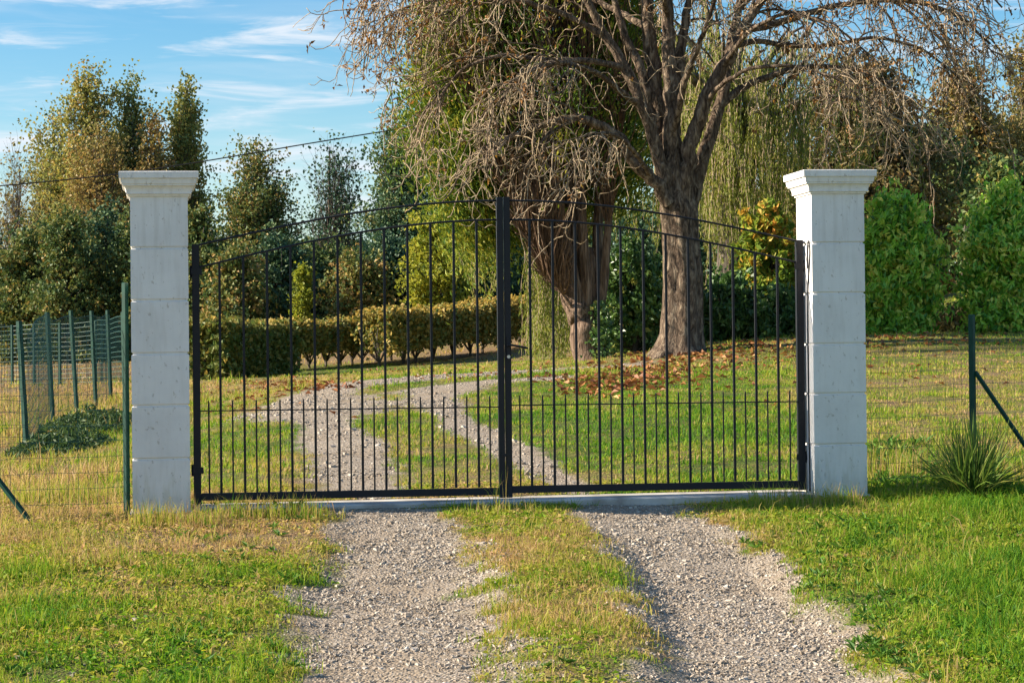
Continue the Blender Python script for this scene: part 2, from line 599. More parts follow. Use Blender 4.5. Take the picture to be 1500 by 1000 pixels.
M['russet'] = leaf_mat('russet_leaf', [(0.0, (0.04, 0.05, 0.02)), (0.4, (0.095, 0.08, 0.03)), (0.75, (0.16, 0.105, 0.04)), (1.0, (0.24, 0.13, 0.045))], 0.3, gain=1.7)
M['lime'] = leaf_mat('lime_leaf', [(0.0, (0.09, 0.13, 0.02)), (0.5, (0.24, 0.27, 0.03)), (1.0, (0.42, 0.38, 0.05))], 0.45, gain=1.2)
M['laurel'] = leaf_mat('laurel_leaf', [(0.0, (0.022, 0.065, 0.012)), (0.4, (0.055, 0.14, 0.016)), (0.75, (0.13, 0.23, 0.025)), (1.0, (0.30, 0.30, 0.06))], 0.3, 0.38, 0.5, gain=2.9)
M['laurel_dark'] = leaf_mat('laurel_dark_leaf', [(0.0, (0.018, 0.045, 0.014)), (0.5, (0.04, 0.085, 0.022)), (0.9, (0.09, 0.14, 0.035)), (1.0, (0.22, 0.22, 0.06))], 0.25, 0.4, 0.5, gain=2.0)
M['photinia'] = leaf_mat('turning_leaf', [(0.0, (0.035, 0.075, 0.014)), (0.5, (0.13, 0.19, 0.025)), (0.8, (0.28, 0.25, 0.04)), (1.0, (0.40, 0.19, 0.04))], 0.35, gain=1.7)
M['hedge'] = leaf_mat('hedge_leaf', [(0.0, (0.045, 0.075, 0.018)), (0.4, (0.11, 0.115, 0.028)), (0.7, (0.21, 0.15, 0.04)), (1.0, (0.30, 0.21, 0.05))], 0.3, gain=2.0)
M['bark_light'] = bark_mat('chestnut_bark', (0.042, 0.031, 0.024), (0.155, 0.112, 0.08), (0.36, 0.285, 0.205), (8, 8, 2.6), 1.0, 0.10)
M['twig'] = bark_mat('twig_bark', (0.17, 0.12, 0.08), (0.34, 0.26, 0.175), (0.48, 0.40, 0.26), (8, 8, 8), 0.2, 0.005)
M['bark_red'] = bark_mat('fibrous_bark', (0.055, 0.036, 0.026), (0.175, 0.12, 0.085), (0.34, 0.25, 0.185), (14, 14, 0.8), 1.0, 0.05)
M['dead_twig'] = bark_mat('dead_twig', (0.06, 0.038, 0.028), (0.14, 0.09, 0.06), (0.24, 0.16, 0.11), (10, 10, 2), 0.2, 0.005)
M['bark_grey'] = bark_mat('grey_bark', (0.045, 0.038, 0.032), (0.10, 0.085, 0.07), (0.19, 0.165, 0.135), (4, 4, 1), 0.5, 0.02)

# ------------------------------------------------------------------ gate frame of reference
T0 = 0.155
TH = math.atan(T0)
GN = np.array([-math.sin(TH), math.cos(TH), 0])
GT = np.array([math.cos(TH), math.sin(TH), 0])
GD = 15.5
GAX = np.array([GT, GN, [0, 0, 1]])


def G(s, dd, z):
    """s metres along the gate line from the first pillar, dd beyond its front face"""
    s, dd, z = (np.asarray(v, float) for v in (s, dd, z))
    p = GN * (GD + dd[..., None]) + GT * s[..., None]
    p[..., 2] = z + 0.0048 * s
    return p


# ------------------------------------------------------------------ wheel tracks
def track(rows):
    pts = []
    for r in rows:
        if len(r) == 3 and r[2] > 5:
            a, b = spot(r[1], r[0]), spot(r[2], r[0])
            c = (a + b) / 2
            pts.append((c[0], c[1], np.linalg.norm(a - b) / 2))
        else:
            c = spot(r[0], r[1])
            pts.append((c[0], c[1], r[2]))
    return np.array(pts)


TRACKS = [
    track([(1010, 395, 770), (950, 415, 745), (900, 435, 725), (850, 455, 715), (800, 483, 690), (765, 492, 655), (750, 496, 655)]),
    track([(1010, 985, 1345), (950, 965, 1280), (900, 955, 1225), (850, 935, 1160), (800, 905, 1105), (765, 862, 1045), (748, 852, 1035)]),
    track([(724, 466, 600), (690, 455, 578), (650, 447, 537), (620, 437, 514), (600, 430, 496), (585, 433, 492), (470, 574, 0.65), (515, 563, 0.6),
           (580, 557, 0.62), (660, 551, 0.62), (740, 546, 0.6), (830, 541, 0.6), (905, 538, 0.55)]),
    track([(718, 815, 884), (698, 780, 846), (676, 742, 815), (648, 688, 772), (620, 641, 699), (596, 606, 674), (580, 602, 662), (645, 568, 0.5),
           (690, 562, 0.5), (760, 556, 0.42), (825, 552, 0.35)]),
]


def track_dist(x, y):
    best = np.full(np.shape(x), 9.0)
    for tr in TRACKS:
        for (ax, ay, ah), (bx, by, bh) in zip(tr[:-1], tr[1:]):
            dx, dy = bx - ax, by - ay
            tt = np.clip(((x - ax) * dx + (y - ay) * dy) / (dx * dx + dy * dy + 1e-9), 0, 1)
            d = np.hypot(x - ax - tt * dx, y - ay - tt * dy) / (ah + tt * (bh - ah))
            best = np.minimum(best, d)
    return best


def rut(x, y):
    return (0.01 + (0.035 + 0.035 * (x > 0.3)) * sstep(15.0, 13.2, y)) * sstep(1.3, 0.6, track_dist(x, y)) * (y < 17.5)


def gravel_mask(x, y):
    d = track_dist(x, y)
    wob = (fbm(x * 1.7, y * 1.7, 21, 4) - 0.5) * 1.0 + (fbm(x * 7, y * 7, 22, 2) - 0.5) * 0.75
    mk = sstep(1.35, 0.65, d + wob)
    hole = sstep(0.72, 0.80, fbm(x * 1.1 + 9, y * 1.1, 25, 3))
    return mk * (1 - 0.85 * hole)


# dryness / lushness of the turf by place: (px, py, dry 0..1, blade height m)
_dry = [(60, 990, .42, .10), (250, 960, .45, .11), (300, 870, .50, .10), (80, 870, .40, .10), (60, 800, .68, .13), (250, 785, .92, .10), (380, 772, .95, .06), (420, 800, .75, .05), (160, 800, .72, .11), (430, 850, .42, .08), (430, 930, .48, .07),
        (120, 755, .85, .16), (800, 980, .62, .08), (840, 900, .62, .08), (770, 780, .66, .09), (690, 770, .60, .06), (850, 830, .60, .10), (950, 960, .55, .06),
        (1120, 790, .55, .07), (1180, 830, .35, .08), (1300, 790, .15, .11), (1420, 850, .14, .14), (1480, 950, .18, .14), (1250, 900, .28, .09), (1350, 980, .42, .09), (1250, 745, .35, .11), (1460, 760, .18, .15), (1000, 752, .6, .06),
        (320, 700, .50, .06), (360, 640, .18, .05), (420, 650, .08, .05), (320, 590, .55, .04), (430, 565, .70, .03), (470, 542, .10, .03), (560, 540, .15, .03), (650, 530, .55, .03), (700, 535, .48, .03), (800, 532, .55, .03),
        (560, 650, .52, .05), (640, 700, .62, .06), (560, 600, .58, .04), (700, 720, .58, .06), (620, 570, .35, .04), (700, 575, .30, .04),
        (800, 620, .10, .06), (900, 640, .05, .06), (1000, 640, .04, .06), (1100, 640, .08, .06), (1050, 700, .20, .06), (950, 710, .45, .05), (1150, 700, .28, .06), (850, 580, .25, .05), (1000, 560, .24, .04), (1100, 540, .32, .04), (1150, 510, .45, .03), (950, 540, .5, .03),
        (1300, 510, .40, .03), (1450, 510, .42, .03), (1350, 560, .60, .04), (1450, 600, .62, .05), (1320, 620, .58, .06), (1300, 690, .50, .09), (1400, 660, .50, .10), (1480, 690, .45, .10), (1400, 450, .3, .05), (1390, 410, .85, .05),
        (60, 700, .80, .15), (130, 690, .72, .14), (150, 640, .45, .13), (60, 650, .62, .12), (60, 600, .72, .12), (120, 580, .85, .10), (60, 560, .85, .10), (100, 535, .95, .10), (-100, 560, .95, .1), (60, 530, 1., .1), (160, 545, 1., .1), (20, 575, .9, .1), (450, 526, 1., .08), (540, 524, 1., .08), (640, 518, 1., .08), (720, 512, 1., .08), (760, 508, 1., .08), (480, 545, .08, .03), (400, 548, .2, .03), (-100, 700, .6, .14), (170, 720, .55, .13)]
_dw = np.array([np.concatenate([spot(a, b)[:2], [c, d]]) for a, b, c, d in _dry])


def _lg(x, y):
    yy = np.maximum(y, 4.0)
    return x / yy * 8, np.log(yy) * 5


_dlx, _dly = _lg(_dw[:, 0], _dw[:, 1])


def turf(x, y):
    lx, ly = _lg(x, y)
    d2 = (lx[:, None] - _dlx[None]) ** 2 + (ly[:, None] - _dly[None]) ** 2
    w = 1 / (d2 + 0.02) ** 1.6
    w /= w.sum(1, keepdims=True)
    dry = w @ _dw[:, 2] + (fbm(x * 1.3, y * 1.3, 31, 4) - 0.5) * 0.85 + (fbm(x * 5, y * 5, 33, 2) - 0.5) * 0.55 + 0.01
    return np.clip(dry, 0, 1), w @ _dw[:, 3]


# ------------------------------------------------------------------ ground sheet
def build_ground():
    rows = np.concatenate([np.linspace(-30, 8, 14)[:-1], np.arange(8, 17, 0.05), np.geomspace(17, 45, 230)[:-1], np.geomspace(45, 150, 110), np.array([175, 220, 300, 450, 700, 1100, 1800, 3000])])
    u = np.concatenate([-np.geomspace(6, 0.32, 24)[:-1], np.linspace(-0.32, 0.32, 420), np.geomspace(0.32, 6, 24)[1:]])
    X = u[None, :] * (np.maximum(np.abs(rows), 6) + 1.0)[:, None]
    Y = np.repeat(rows[:, None], len(u), 1)
    Z = terrain(X, Y)
    x, y = X.ravel(), Y.ravel()
    gm = np.zeros(len(x))
    dy = np.full(len(x), 0.5)
    for i in range(0, len(x), 40000):
        sl_ = slice(i, i + 40000)
        gm[sl_] = gravel_mask(x[sl_], y[sl_])
        dy[sl_] = turf(x[sl_], y[sl_])[0]
    Zf = Z.ravel() + 0.012 * (fbm(x * 6, y * 6, 5, 3) - 0.5) * (y < 45)
    d = track_dist(x, y)
    Zf = Zf - rut(x, y)
    nr, nc = X.shape
    i, j = np.meshgrid(np.arange(nr - 1), np.arange(nc - 1), indexing='ij')
    a = (i * nc + j).ravel()
    g_ = Geo()
    g_.add(np.stack([x, y, Zf], -1), quads=np.stack([a, a + 1, a + nc + 1, a + nc], -1))
    ob = g_.build('ground', M['ground'], smooth=True)
    for nm, arr in (('gravel', gm), ('dry', dy)):
        at = ob.data.attributes.new(nm, 'FLOAT', 'POINT')
        at.data.foreach_set('value', arr.astype(np.float32))
    tag(ob, 'grassy ground rising gently from the driveway to the trees', 'ground', kind='structure')
    return ob


build_ground()


def gz(x, y):
    z = terrain(x, y)
    return z - rut(x, y)


def wedge(n, y0, y1, lim, power=2.0):
    """random points in the wedge ahead of the camera between distances y0 and y1"""
    y = (rng.random(n) * (y1 ** power - y0 ** power) + y0 ** power) ** (1 / power)
    x = (rng.random(n) * 2 - 1) * lim * (y + 0.6)
    return x, y


def gate_zone(x, y):
    """True on the concrete sill and pillar feet"""
    s = x * GT[0] + y * GT[1]
    dd = x * GN[0] + y * GN[1] - GD
    return (s > -0.21) & (s < 4.95) & (dd > -0.06) & (dd < 0.44)


# ------------------------------------------------------------------ gravel stones
def stones(geo, x, y, size):
    n = len(x)
    s = np.array([[-1, -1, -1], [1, -1, -1], [1, 1, -1], [-1, 1, -1], [-1, -1, 1], [1, -1, 1], [1, 1, 1], [-1, 1, 1]]) * 0.5
    V = s[None] * (0.7 + 0.6 * rng.random((n, 1, 3))) + rng.normal(0, 0.13, (n, 8, 3))
    V[:, :, 2] *= 0.62
    an = rng.random(n) * 6.283
    c, sn = np.cos(an)[:, None], np.sin(an)[:, None]
    tl = rng.normal(0, 0.35, (n, 1))
    vx, vy, vz = V[..., 0] * c - V[..., 1] * sn, V[..., 0] * sn + V[..., 1] * c, V[..., 2]
    vz = vz + vx * tl
    V = np.stack([vx, vy, vz], -1) * size[:, None, None]
    V += np.stack([x, y, gz(x, y) + size * 0.12], -1)[:, None]
    q = np.array([[0, 3, 2, 1], [4, 5, 6, 7], [0, 1, 5, 4], [1, 2, 6, 5], [2, 3, 7, 6], [3, 0, 4, 7]])
    Q = (np.arange(n) * 8)[:, None, None] + q[None]
    geo.add(V, quads=Q, tint=np.repeat(np.clip(rng.normal(0.5, 0.22, n), 0, 1), 8))


gs = Geo()
x, y = wedge(330000, 9.0, 16.2, 0.25)
k = (rng.random(len(x)) < gravel_mask(x, y) ** 1.3 * np.clip(-0.45 + 2.2 * fbm(x * 2.2, y * 2.2, 44, 3), 0.10, 0.9) + 0.015) & ~gate_zone(x, y)
x, y = x[k], y[k]
stones(gs, x, y, np.clip(rng.lognormal(math.log(0.0064), 0.5, len(x)), 0.0035, 0.024))
x, y = wedge(260000, 16.0, 38, 0.18)
k = (rng.random(len(x)) < gravel_mask(x, y) ** 1.3 * np.clip(-0.5 + 1.9 * fbm(x * 1.3, y * 1.3, 44, 3), 0.06, 0.8)) & ~gate_zone(x, y)
x, y = x[k], y[k]
stones(gs, x, y, np.clip(rng.lognormal(math.log(0.0085), 0.5, len(x)), 0.005, 0.04))
tag(gs.build('gravel', M['gravel']), 'pale crushed limestone gravel lying in the wheel tracks', 'gravel', kind='stuff')


# ------------------------------------------------------------------ grass
def blades(geo, x, y, h, w, tint, lean=0.85, z0=None):
    n = len(x)
    z = gz(x, y) - 0.006 if z0 is None else z0
    B = np.stack([x, y, z], -1)
    a = rng.random(n) * 6.283
    side = np.stack([np.cos(a), np.sin(a), np.zeros(n)], -1)
    a2 = rng.random(n) * 6.283
    ln = np.abs(rng.normal(0, lean, n)) + 0.05
    ld = np.stack([np.cos(a2) * ln, np.sin(a2) * ln, np.zeros(n)], -1)
    up = np.array([0, 0, 1.0])
    mid = B + (up * 0.58 + ld * 0.30) * h[:, None]
    tip = B + (up * (0.98 - 0.22 * ln[:, None]) + ld * 1.0) * h[:, None]
    w = w[:, None]
    V = np.stack([B - side * w * .5, B + side * w * .5, mid + side * w * .36, mid - side * w * .36, tip], 1)
    i = np.arange(n) * 5
    geo.add(V, quads=np.stack([i, i + 1, i + 2, i + 3], -1), tris=np.stack([i + 3, i + 2, i + 4], -1), tint=np.repeat(tint, 5))


def tint_of(dry, n):
    t_ = dry * 0.85 + rng.normal(0, 0.13, n)
    t_ = np.where(rng.random(n) < 0.12 + 0.25 * dry, t_ + 0.25, t_)
    return np.clip(t_, 0, 1)


def sow(geo, n, y0, y1, lim, wid, hmul, tuft=True, power=2.0, gmax=0.8):
    if tuft:
        nt = n // 9
        tx, ty = wedge(nt, y0, y1, lim, power)
        x = np.repeat(tx, 9) + rng.normal(0, 0.03, nt * 9) * (1 + y0 / 20)
        y = np.repeat(ty, 9) + rng.normal(0, 0.03, nt * 9) * (1 + y0 / 20)
        th_ = np.repeat(rng.lognormal(0, 0.42, nt) * (0.55 + 0.9 * fbm(tx * 2.6, ty * 2.6, 91, 3) ** 1.5 * 1.6), 9)
        tt_ = np.repeat(rng.normal(0, .13, nt), 9)
    else:
        x, y = wedge(n, y0, y1, lim, power)
        th_ = np.ones(n)
        tt_ = np.zeros(n)
    g_ = gravel_mask(x, y)
    bare = fbm(x * 2.1, y * 2.1, 77, 3)
    dr_, h_ = np.concatenate([np.stack(turf(x[i:i + 40000], y[i:i + 40000])) for i in range(0, len(x), 40000)], 1)
    k = (g_ < gmax * rng.random(len(x)) + 0.04) & ~gate_zone(x, y) & (rng.random(len(x)) < np.clip(1.15 - 0.62 * dr_ + (bare - 0.5) * 3.6 - 0.08, 0.05, 1))
    x, y, dr_, h_, th_ = x[k], y[k], np.clip(dr_[k] + tt_[k], 0, 1), h_[k], th_[k]
    n = len(x)
    h = h_ * hmul * th_ * (0.45 + 0.75 * rng.random(n))
    blades(geo, x, y, h, wid * (0.6 + 0.8 * rng.random(n)), tint_of(dr_, n))


gg = Geo()
sow(gg, 420000, 9.2, 16.9, 0.25, 0.0056, 0.42)
sow(gg, 16000, 9.2, 16.9, 0.25, 0.0034, 1.1, tuft=False)
sow(gg, 260000, 16.0, 30, 0.245, 0.0085, 0.58, power=1.4)
sow(gg, 140000, 28, 46, 0.245, 0.013, 1.0, power=1.4)
sow(gg, 60000, 44, 100, 0.245, 0.03, 1.0, power=1.2)


def leaflets(geo, n, y0, y1, size, lift):
    x, y = wedge(n, y0, y1, 0.25)
    g_ = gravel_mask(x, y)
    dr_, h_ = np.concatenate([np.stack(turf(x[i:i + 40000], y[i:i + 40000])) for i in range(0, len(x), 40000)], 1)
    k = (g_ < 0.5 * rng.random(len(x))) & ~gate_zone(x, y) & (fbm(x * 1.7, y * 1.7, 55, 3) + rng.normal(0, .12, n) > .42)
    x, y, dr_, h_ = x[k], y[k], dr_[k], h_[k]
    n = len(x)
    D = rng.normal(0, 1, (n, 3)) * [1, 1, .45]
    C = np.stack([x, y, gz(x, y) + rng.random(n) * h_ * lift], -1)
    sz = size * rng.lognormal(0, .35, n)
    leaves(geo, C, D, rng.normal(0, .55, (n, 3)) + [0, 0, 1], sz, sz * rng.uniform(.2, .7, n), np.clip(dr_ * .9 + rng.normal(0, .2, n), 0, 1))


leaflets(gg, 130000, 9.2, 16.9, .026, .42)
tag(gg.build('grass', M['grass']), 'rough autumn grass, green and straw coloured, on both sides of the driveway', 'grass', kind='stuff')

# broad-leaved weeds, lush to the right of the drive
wg = Geo()


def rosettes(n, pxr, pyr, size, per=9):
    c = np.array([spot(rng.uniform(*pxr), rng.uniform(*pyr)) for _ in range(n)])
    c = c[gravel_mask(c[:, 0], c[:, 1]) < 0.4]
    n = len(c)
    a = rng.random((n, per)) * 6.283
    el = rng.uniform(0.25, 1.0, (n, per))
    D = np.stack([np.cos(a) * np.cos(el), np.sin(a) * np.cos(el), np.sin(el)], -1)
    L = size * rng.uniform(0.6, 1.3, (n, per))
    C = c[:, None] + D * L[..., None] * 0.55
    C = C.reshape(-1, 3)
    D = D.reshape(-1, 3)
    leaves(wg, C, D, np.array([[0, 0, 1.0]]) + rng.normal(0, .2, C.shape), L.ravel(), L.ravel() * 0.33, np.clip(rng.normal(0.4, 0.25, len(C)), 0, 1))


rosettes(650, (1060, 1500), (745, 1000), 0.052)
rosettes(60, (1150, 1500), (760, 900), 0.075)
rosettes(120, (0, 440), (770, 1000), 0.06)
rosettes(30, (700, 880), (770, 980), 0.05)
rosettes(60, (1280, 1360), (650, 715), 0.11)
rosettes(60, (270, 460), (740, 765), 0.06)
tag(wg.build('weeds', M['weed']), 'broad-leaved green weeds among the roadside grass', 'weeds', kind='stuff')
# tall dry stalks by the sill and pillars
sg = Geo()
for (x0, x1, yy, n, hh) in ((690, 790, 748, 60, 0.10), (330, 480, 757, 150, 0.15), (195, 330, 768, 170, 0.16), (1100, 1260, 740, 110, 0.17), (1270, 1360, 700, 90, 0.30), (0, 180, 740, 200, 0.22), (722, 742, 744, 4, 0.26)):
    pts = np.array([spot(rng.uniform(x0, x1), yy + rng.uniform(-4, 8)) for _ in range(n)])
    pts = pts[~gate_zone(pts[:, 0], pts[:, 1])]
    for rep in range(3):
        m_ = len(pts)
        blades(sg, pts[:, 0] + rng.normal(0, .02, m_), pts[:, 1] + rng.normal(0, .02, m_), hh * rng.uniform(0.5, 1.3, m_), np.full(m_, 0.005), np.clip(rng.normal(0.55, 0.25, m_), 0, 1), 0.3)
tag(sg.build('tall_grass', M['grass']), 'taller seeding grass stalks at the foot of the gate and fences', 'grass', kind='stuff')
fg = Geo()
for _ in range(26):
    p = spot(*[(rng.uniform(190, 480), rng.uniform(755, 800)), (rng.uniform(0, 440), rng.uniform(760, 1000)), (rng.uniform(1080, 1330), rng.uniform(680, 830))][rng.integers(3)])
    hgt_ = rng.uniform(0.05, 0.14)
    a = rng.random(8) * 6.283
    D = np.stack([np.cos(a), np.sin(a), np.full(8, 0.35)], -1)
    leaves(fg, p + np.array([0, 0, hgt_]) + norm(D) * 0.007, D, np.tile([0, 0, 1.0], (8, 1)), np.full(8, 0.014), np.full(8, 0.008), rng.random(8))
    tubes(fg, [[p, p + np.array([0.003, 0, hgt_])]], [[0.0012, 0.001]], 3)
tag(fg.build('wild_flowers', M['flower']), 'tiny yellow wild flowers dotted in the verge', 'flowers', kind='stuff')

# fallen leaves
fl = Geo()


def litter(n, fx, fy, sx_, sy_, size):
    px, py = rng.normal(fx, sx_, n), rng.normal(fy, sy_, n)
    c = np.array([spot(a, b) for a, b in zip(px, py)])
    c[:, 2] += rng.uniform(0.008, 0.03, n)
    D = rng.normal(size=(n, 3)) * [1, 1, .25]
    leaves(fl, c, D, np.array([[0, 0, 1.0]]) + rng.normal(0, .35, (n, 3)), size * rng.uniform(.6, 1.3, n), size * .6 * rng.uniform(.6, 1.2, n), np.clip(rng.normal(.5, .25, n), 0, 1), 0.3)


litter(230, 885, 564, 45, 10, 0.12)
litter(260, 960, 545, 45, 9, 0.13)
litter(300, 1000, 520, 75, 9, 0.12)
litter(300, 1100, 505, 120, 8, 0.12)
litter(160, 1340, 495, 90, 6, 0.12)
litter(220, 440, 564, 40, 5, 0.11)
litter(160, 340, 575, 50, 14, 0.10)
litter(160, 700, 540, 110, 10, 0.10)
litter(200, 1150, 530, 160, 25, 0.10)
tag(fl.build('fallen_leaves', M['fallen']), 'russet fallen leaves scattered under the trees and along the drive', 'leaves', kind='stuff')

# ------------------------------------------------------------------ pillars
HW = 0.1925


def prism_profile(geo, s0, d0, prof):
    """square stack: prof = [(half width, z)], closed at both ends"""
    V = []
    for hw, z in prof:
        for a, b in ((-1, -1), (1, -1), (1, 1), (-1, 1)):
            V.append(G(s0 + a * hw, d0 + b * hw, z))
    n = len(prof)
    q = []
    for k_ in range(n - 1):
        for j in range(4):
            q.append([k_ * 4 + j, k_ * 4 + (j + 1) % 4, k_ * 4 + 4 + (j + 1) % 4, k_ * 4 + 4 + j])
    q.append([3, 2, 1, 0])
    q.append([(n - 1) * 4 + j for j in range(4)])
    geo.add(np.array(V), quads=q)


def gate_pillar(s0, label):
    t_ = thing('gate_pillar', label, 'pillar', G(s0, HW, 0), 'stone pillars either side of the gate')
    joints = [0.35, 0.709, 1.06, 1.419, 1.7735]
    prof = [(HW, -0.12), (HW, 0.0)]
    for j in joints:
        prof += [(HW, j - 0.009), (HW - 0.010, j - 0.004), (HW - 0.010, j + 0.005), (HW, j + 0.012)]
    prof += [(HW, 2.12)]
    g_ = Geo()
    prism_profile(g_, s0, HW, prof)
    g_.build('shaft', M['stone'], t_)
    c = Geo()
    cp = [(HW + 0.010, 2.1205), (HW + 0.012, 2.134), (HW + 0.026, 2.137)]
    for k_ in range(7):
        a = k_ / 6
        cp.append((HW + 0.024 + 0.026 * (1 - math.cos(a * math.pi / 2)), 2.142 + 0.055 * math.sin(a * math.pi / 2) * 0.9))
    cp += [(HW + 0.048, 2.200), (HW + 0.055, 2.203), (HW + 0.060, 2.232), (HW + 0.058, 2.238), (HW + 0.072, 2.2405), (HW + 0.074, 2.282), (HW + 0.070, 2.286), (0.012, 2.308)]
    prism_profile(c, s0, HW, cp)
    c.build('cap', M['stone'], t_)
    p = Geo()
    prism_profile(p, s0, HW, [(HW + 0.018, -0.45), (HW + 0.018, -0.012), (HW + 0.012, -0.004)])
    p.build('plinth', M['concrete'], t_)
    return t_


gate_pillar(0.0, 'pale stone pillar with the dark green fence post against it, its front face wholly in view and no lit side')
gate_pillar(4.744, 'pale stone pillar with a bright sunlit side face next to the leafy laurel shrubs')

# threshold
g_ = Geo()
a, b = 0.216, 4.528
V = [G(s, dd, z) for s in np.linspace(a, b, 9) for dd, z in ((-0.04, -0.4), (-0.04, 0.004), (-0.03, 0.014), (0.42, 0.016), (0.42, -0.4))]
q = []
for i in range(8):
    for j in range(4):
        q.append([i * 5 + j, i * 5 + 5 + j, i * 5 + 6 + j, i * 5 + 1 + j])
g_.add(np.array(V), quads=q)
tag(g_.build('threshold', M['concrete'], origin=G(2.38, 0.2, 0)), 'long pale concrete sill on the ground under the gate', 'sill')

# ------------------------------------------------------------------ gate leaves
DG = 0.2


def gate_leaf(sh, sc, label, lock):
    """sh hinge stile, sc closing stile (metres along the gate line)"""
    t_ = thing('gate_leaf', label, 'gate', G(sh, DG, 0), 'two leaves of the driveway gate')
    sg_ = 1 if sc > sh else -1
    ax = GAX

    def bar(name, s, z0, z1, w, dep=None, mat='steel', bv=0.0):
        g_ = Geo()
        box(g_, G(s, DG, (z0 + z1) / 2), w, dep or w, z1 - z0, ax)
        return g_.build(name, M[mat], t_, bevel=bv)

    def arch(name, z_h, z_c, r):
        u = np.linspace(0, 1, 25)
        ss = sh + (sc - sh) * u
        pts = G(ss, np.full(25, DG), z_h + (z_c - z_h) * np.sin(u * math.pi / 2))
        g_ = Geo()
        tubes(g_, pts[None], np.full((1, 25), r), 8)
        return g_.build(name, M['steel'], t_, smooth=True)

    bar('hinge_stile', sh, 0.024, 1.806, 0.050, bv=0.003)
    bar('closing_stile', sc, 0.022, 2.122, 0.042, 0.05, bv=0.003)
    i0, i1 = sh + sg_ * 0.0255, sc - sg_ * 0.0215
    g_ = Geo()
    box(g_, G((i0 + i1) / 2, DG, 0.072), abs(i1 - i0), 0.04, 0.050, ax)
    g_.build('bottom_rail', M['steel'], t_, bevel=0.003)
    g_ = Geo()
    box(g_, G((i0 + i1) / 2, DG, 0.66), abs(i1 - i0), 0.022, 0.008, ax)
    g_.build('middle_rail', M['steel'], t_)
    arch('lower_arch_rail', 1.643, 1.963, 0.0075)
    arch('upper_arch_rail', 1.796, 2.097, 0.0075)
    step = (sc - sh) / 13
    for k_ in range(1, 13):
        s = sh + step * k_
        zt = 1.643 + 0.32 * math.sin(k_ / 13 * math.pi / 2)
        bar('bar', s, 0.0975, zt + 0.004, 0.0165, bv=0.002)
    for k_ in range(13):
        s = sh + step * (k_ + 0.5)
        g_ = Geo()
        pts = np.array([G(s, DG, z) for z in (0.0975, 0.70, 0.728, 0.738)])
        tubes(g_, pts[None], np.array([[0.006, 0.006, 0.005, 0.001]]), 8)
        g_.build('short_bar', M['steel'], t_)
    # hinges and the straps that carry them
    for z in (0.26, 1.62):
        g_ = Geo()
        box(g_, G(sh + sg_ * 0.005, DG - 0.0275, z), 0.075, 0.005, 0.045, ax)
        g_.build('hinge_strap', M['steel'], t_, bevel=0.0015)
    for z in (0.26, 1.62):
        g_ = Geo()
        tubes(g_, np.array([[G(sh - sg_ * 0.033, DG, z - 0.04), G(sh - sg_ * 0.033, DG, z + 0.04)]]), np.array([[0.008, 0.008]]), 10)
        g_.build('hinge', M['steel'], t_)
    if lock:
        g_ = Geo()
        box(g_, G(sc, DG - 0.031, 1.06), 0.026, 0.010, 0.17, ax)
        pl = g_.build('lock_plate', M['steel'], t_, bevel=0.002)
        g_ = Geo()
        P0 = G(sc, DG - 0.038, 1.085)
        pts = np.array([P0, P0 - GN * 0.035, P0 - GN * 0.045 + GT * 0.02, P0 - GN * 0.045 + GT * 0.13 - np.array([0, 0, .022])])
        tubes(g_, pts[None], np.array([[0.010, 0.009, 0.008, 0.008]]), 8)
        h = g_.build('handle', M['steel'], t_, smooth=True)
        g_ = Geo()
        tubes(g_, np.array([[G(sc, DG - 0.034, 1.005), G(sc, DG - 0.041, 1.005)]]), np.array([[0.012, 0.012]]), 12)
        g_.build('lock_cylinder', M['metal'], t_)
        g_ = Geo()
        box(g_, G(sc - 0.025, DG - 0.030, 0.32), 0.06, 0.012, 0.02, ax)
        g_.build('drop_bolt', M['steel'], t_, bevel=0.002)
    return t_


gate_leaf(0.244, 2.353, 'tall dark steel gate leaf hinged by the fence-side stone pillar, without any handle', False)
gate_leaf(4.515, 2.403, 'tall dark steel gate leaf carrying the lever handle and lock', True)

# cable loop for the gate on the sunlit pillar face
g_ = Geo()
sf = 4.744 - HW - 0.006
cp = [(0.10, 1.60), (0.095, 1.74), (0.07, 1.80), (0.04, 1.77), (0.035, 1.70), (0.06, 1.60), (0.10, 1.45), (0.105, 1.2), (0.105, 0.5), (0.10, 0.02)]
cp = np.array([G(sf, a, z) for a, z in cp])
tt = np.linspace(0, len(cp) - 1, 60)
cs = np.stack([np.interp(tt, np.arange(len(cp)), cp[:, i]) for i in range(3)], -1)
for _ in range(4):
    cs[1:-1] = (cs[:-2] + 2 * cs[1:-1] + cs[2:]) / 4
tubes(g_, cs[None], np.full((1, 60), 0.005), 6)
tag(g_.build('electric_cable', M['rubber'], origin=G(sf, .1, 0), smooth=True), 'thin dark cable looping down the sunlit side face of the stone pillar', 'cable')


# ------------------------------------------------------------------ wire fences
def post(parent, p, h, w=0.04, lean=(0, 0), name='post'):
    g_ = Geo()
    top = p + np.array([lean[0], lean[1], h])
    tubes(g_, np.array([[p - np.array([0, 0, .2]), p, top, top + np.array([0, 0, .004])]]), np.array([[w * .62, w * .62, w * .62, w * .4]]), 4)
    return g_.build(name, M['green'], parent)


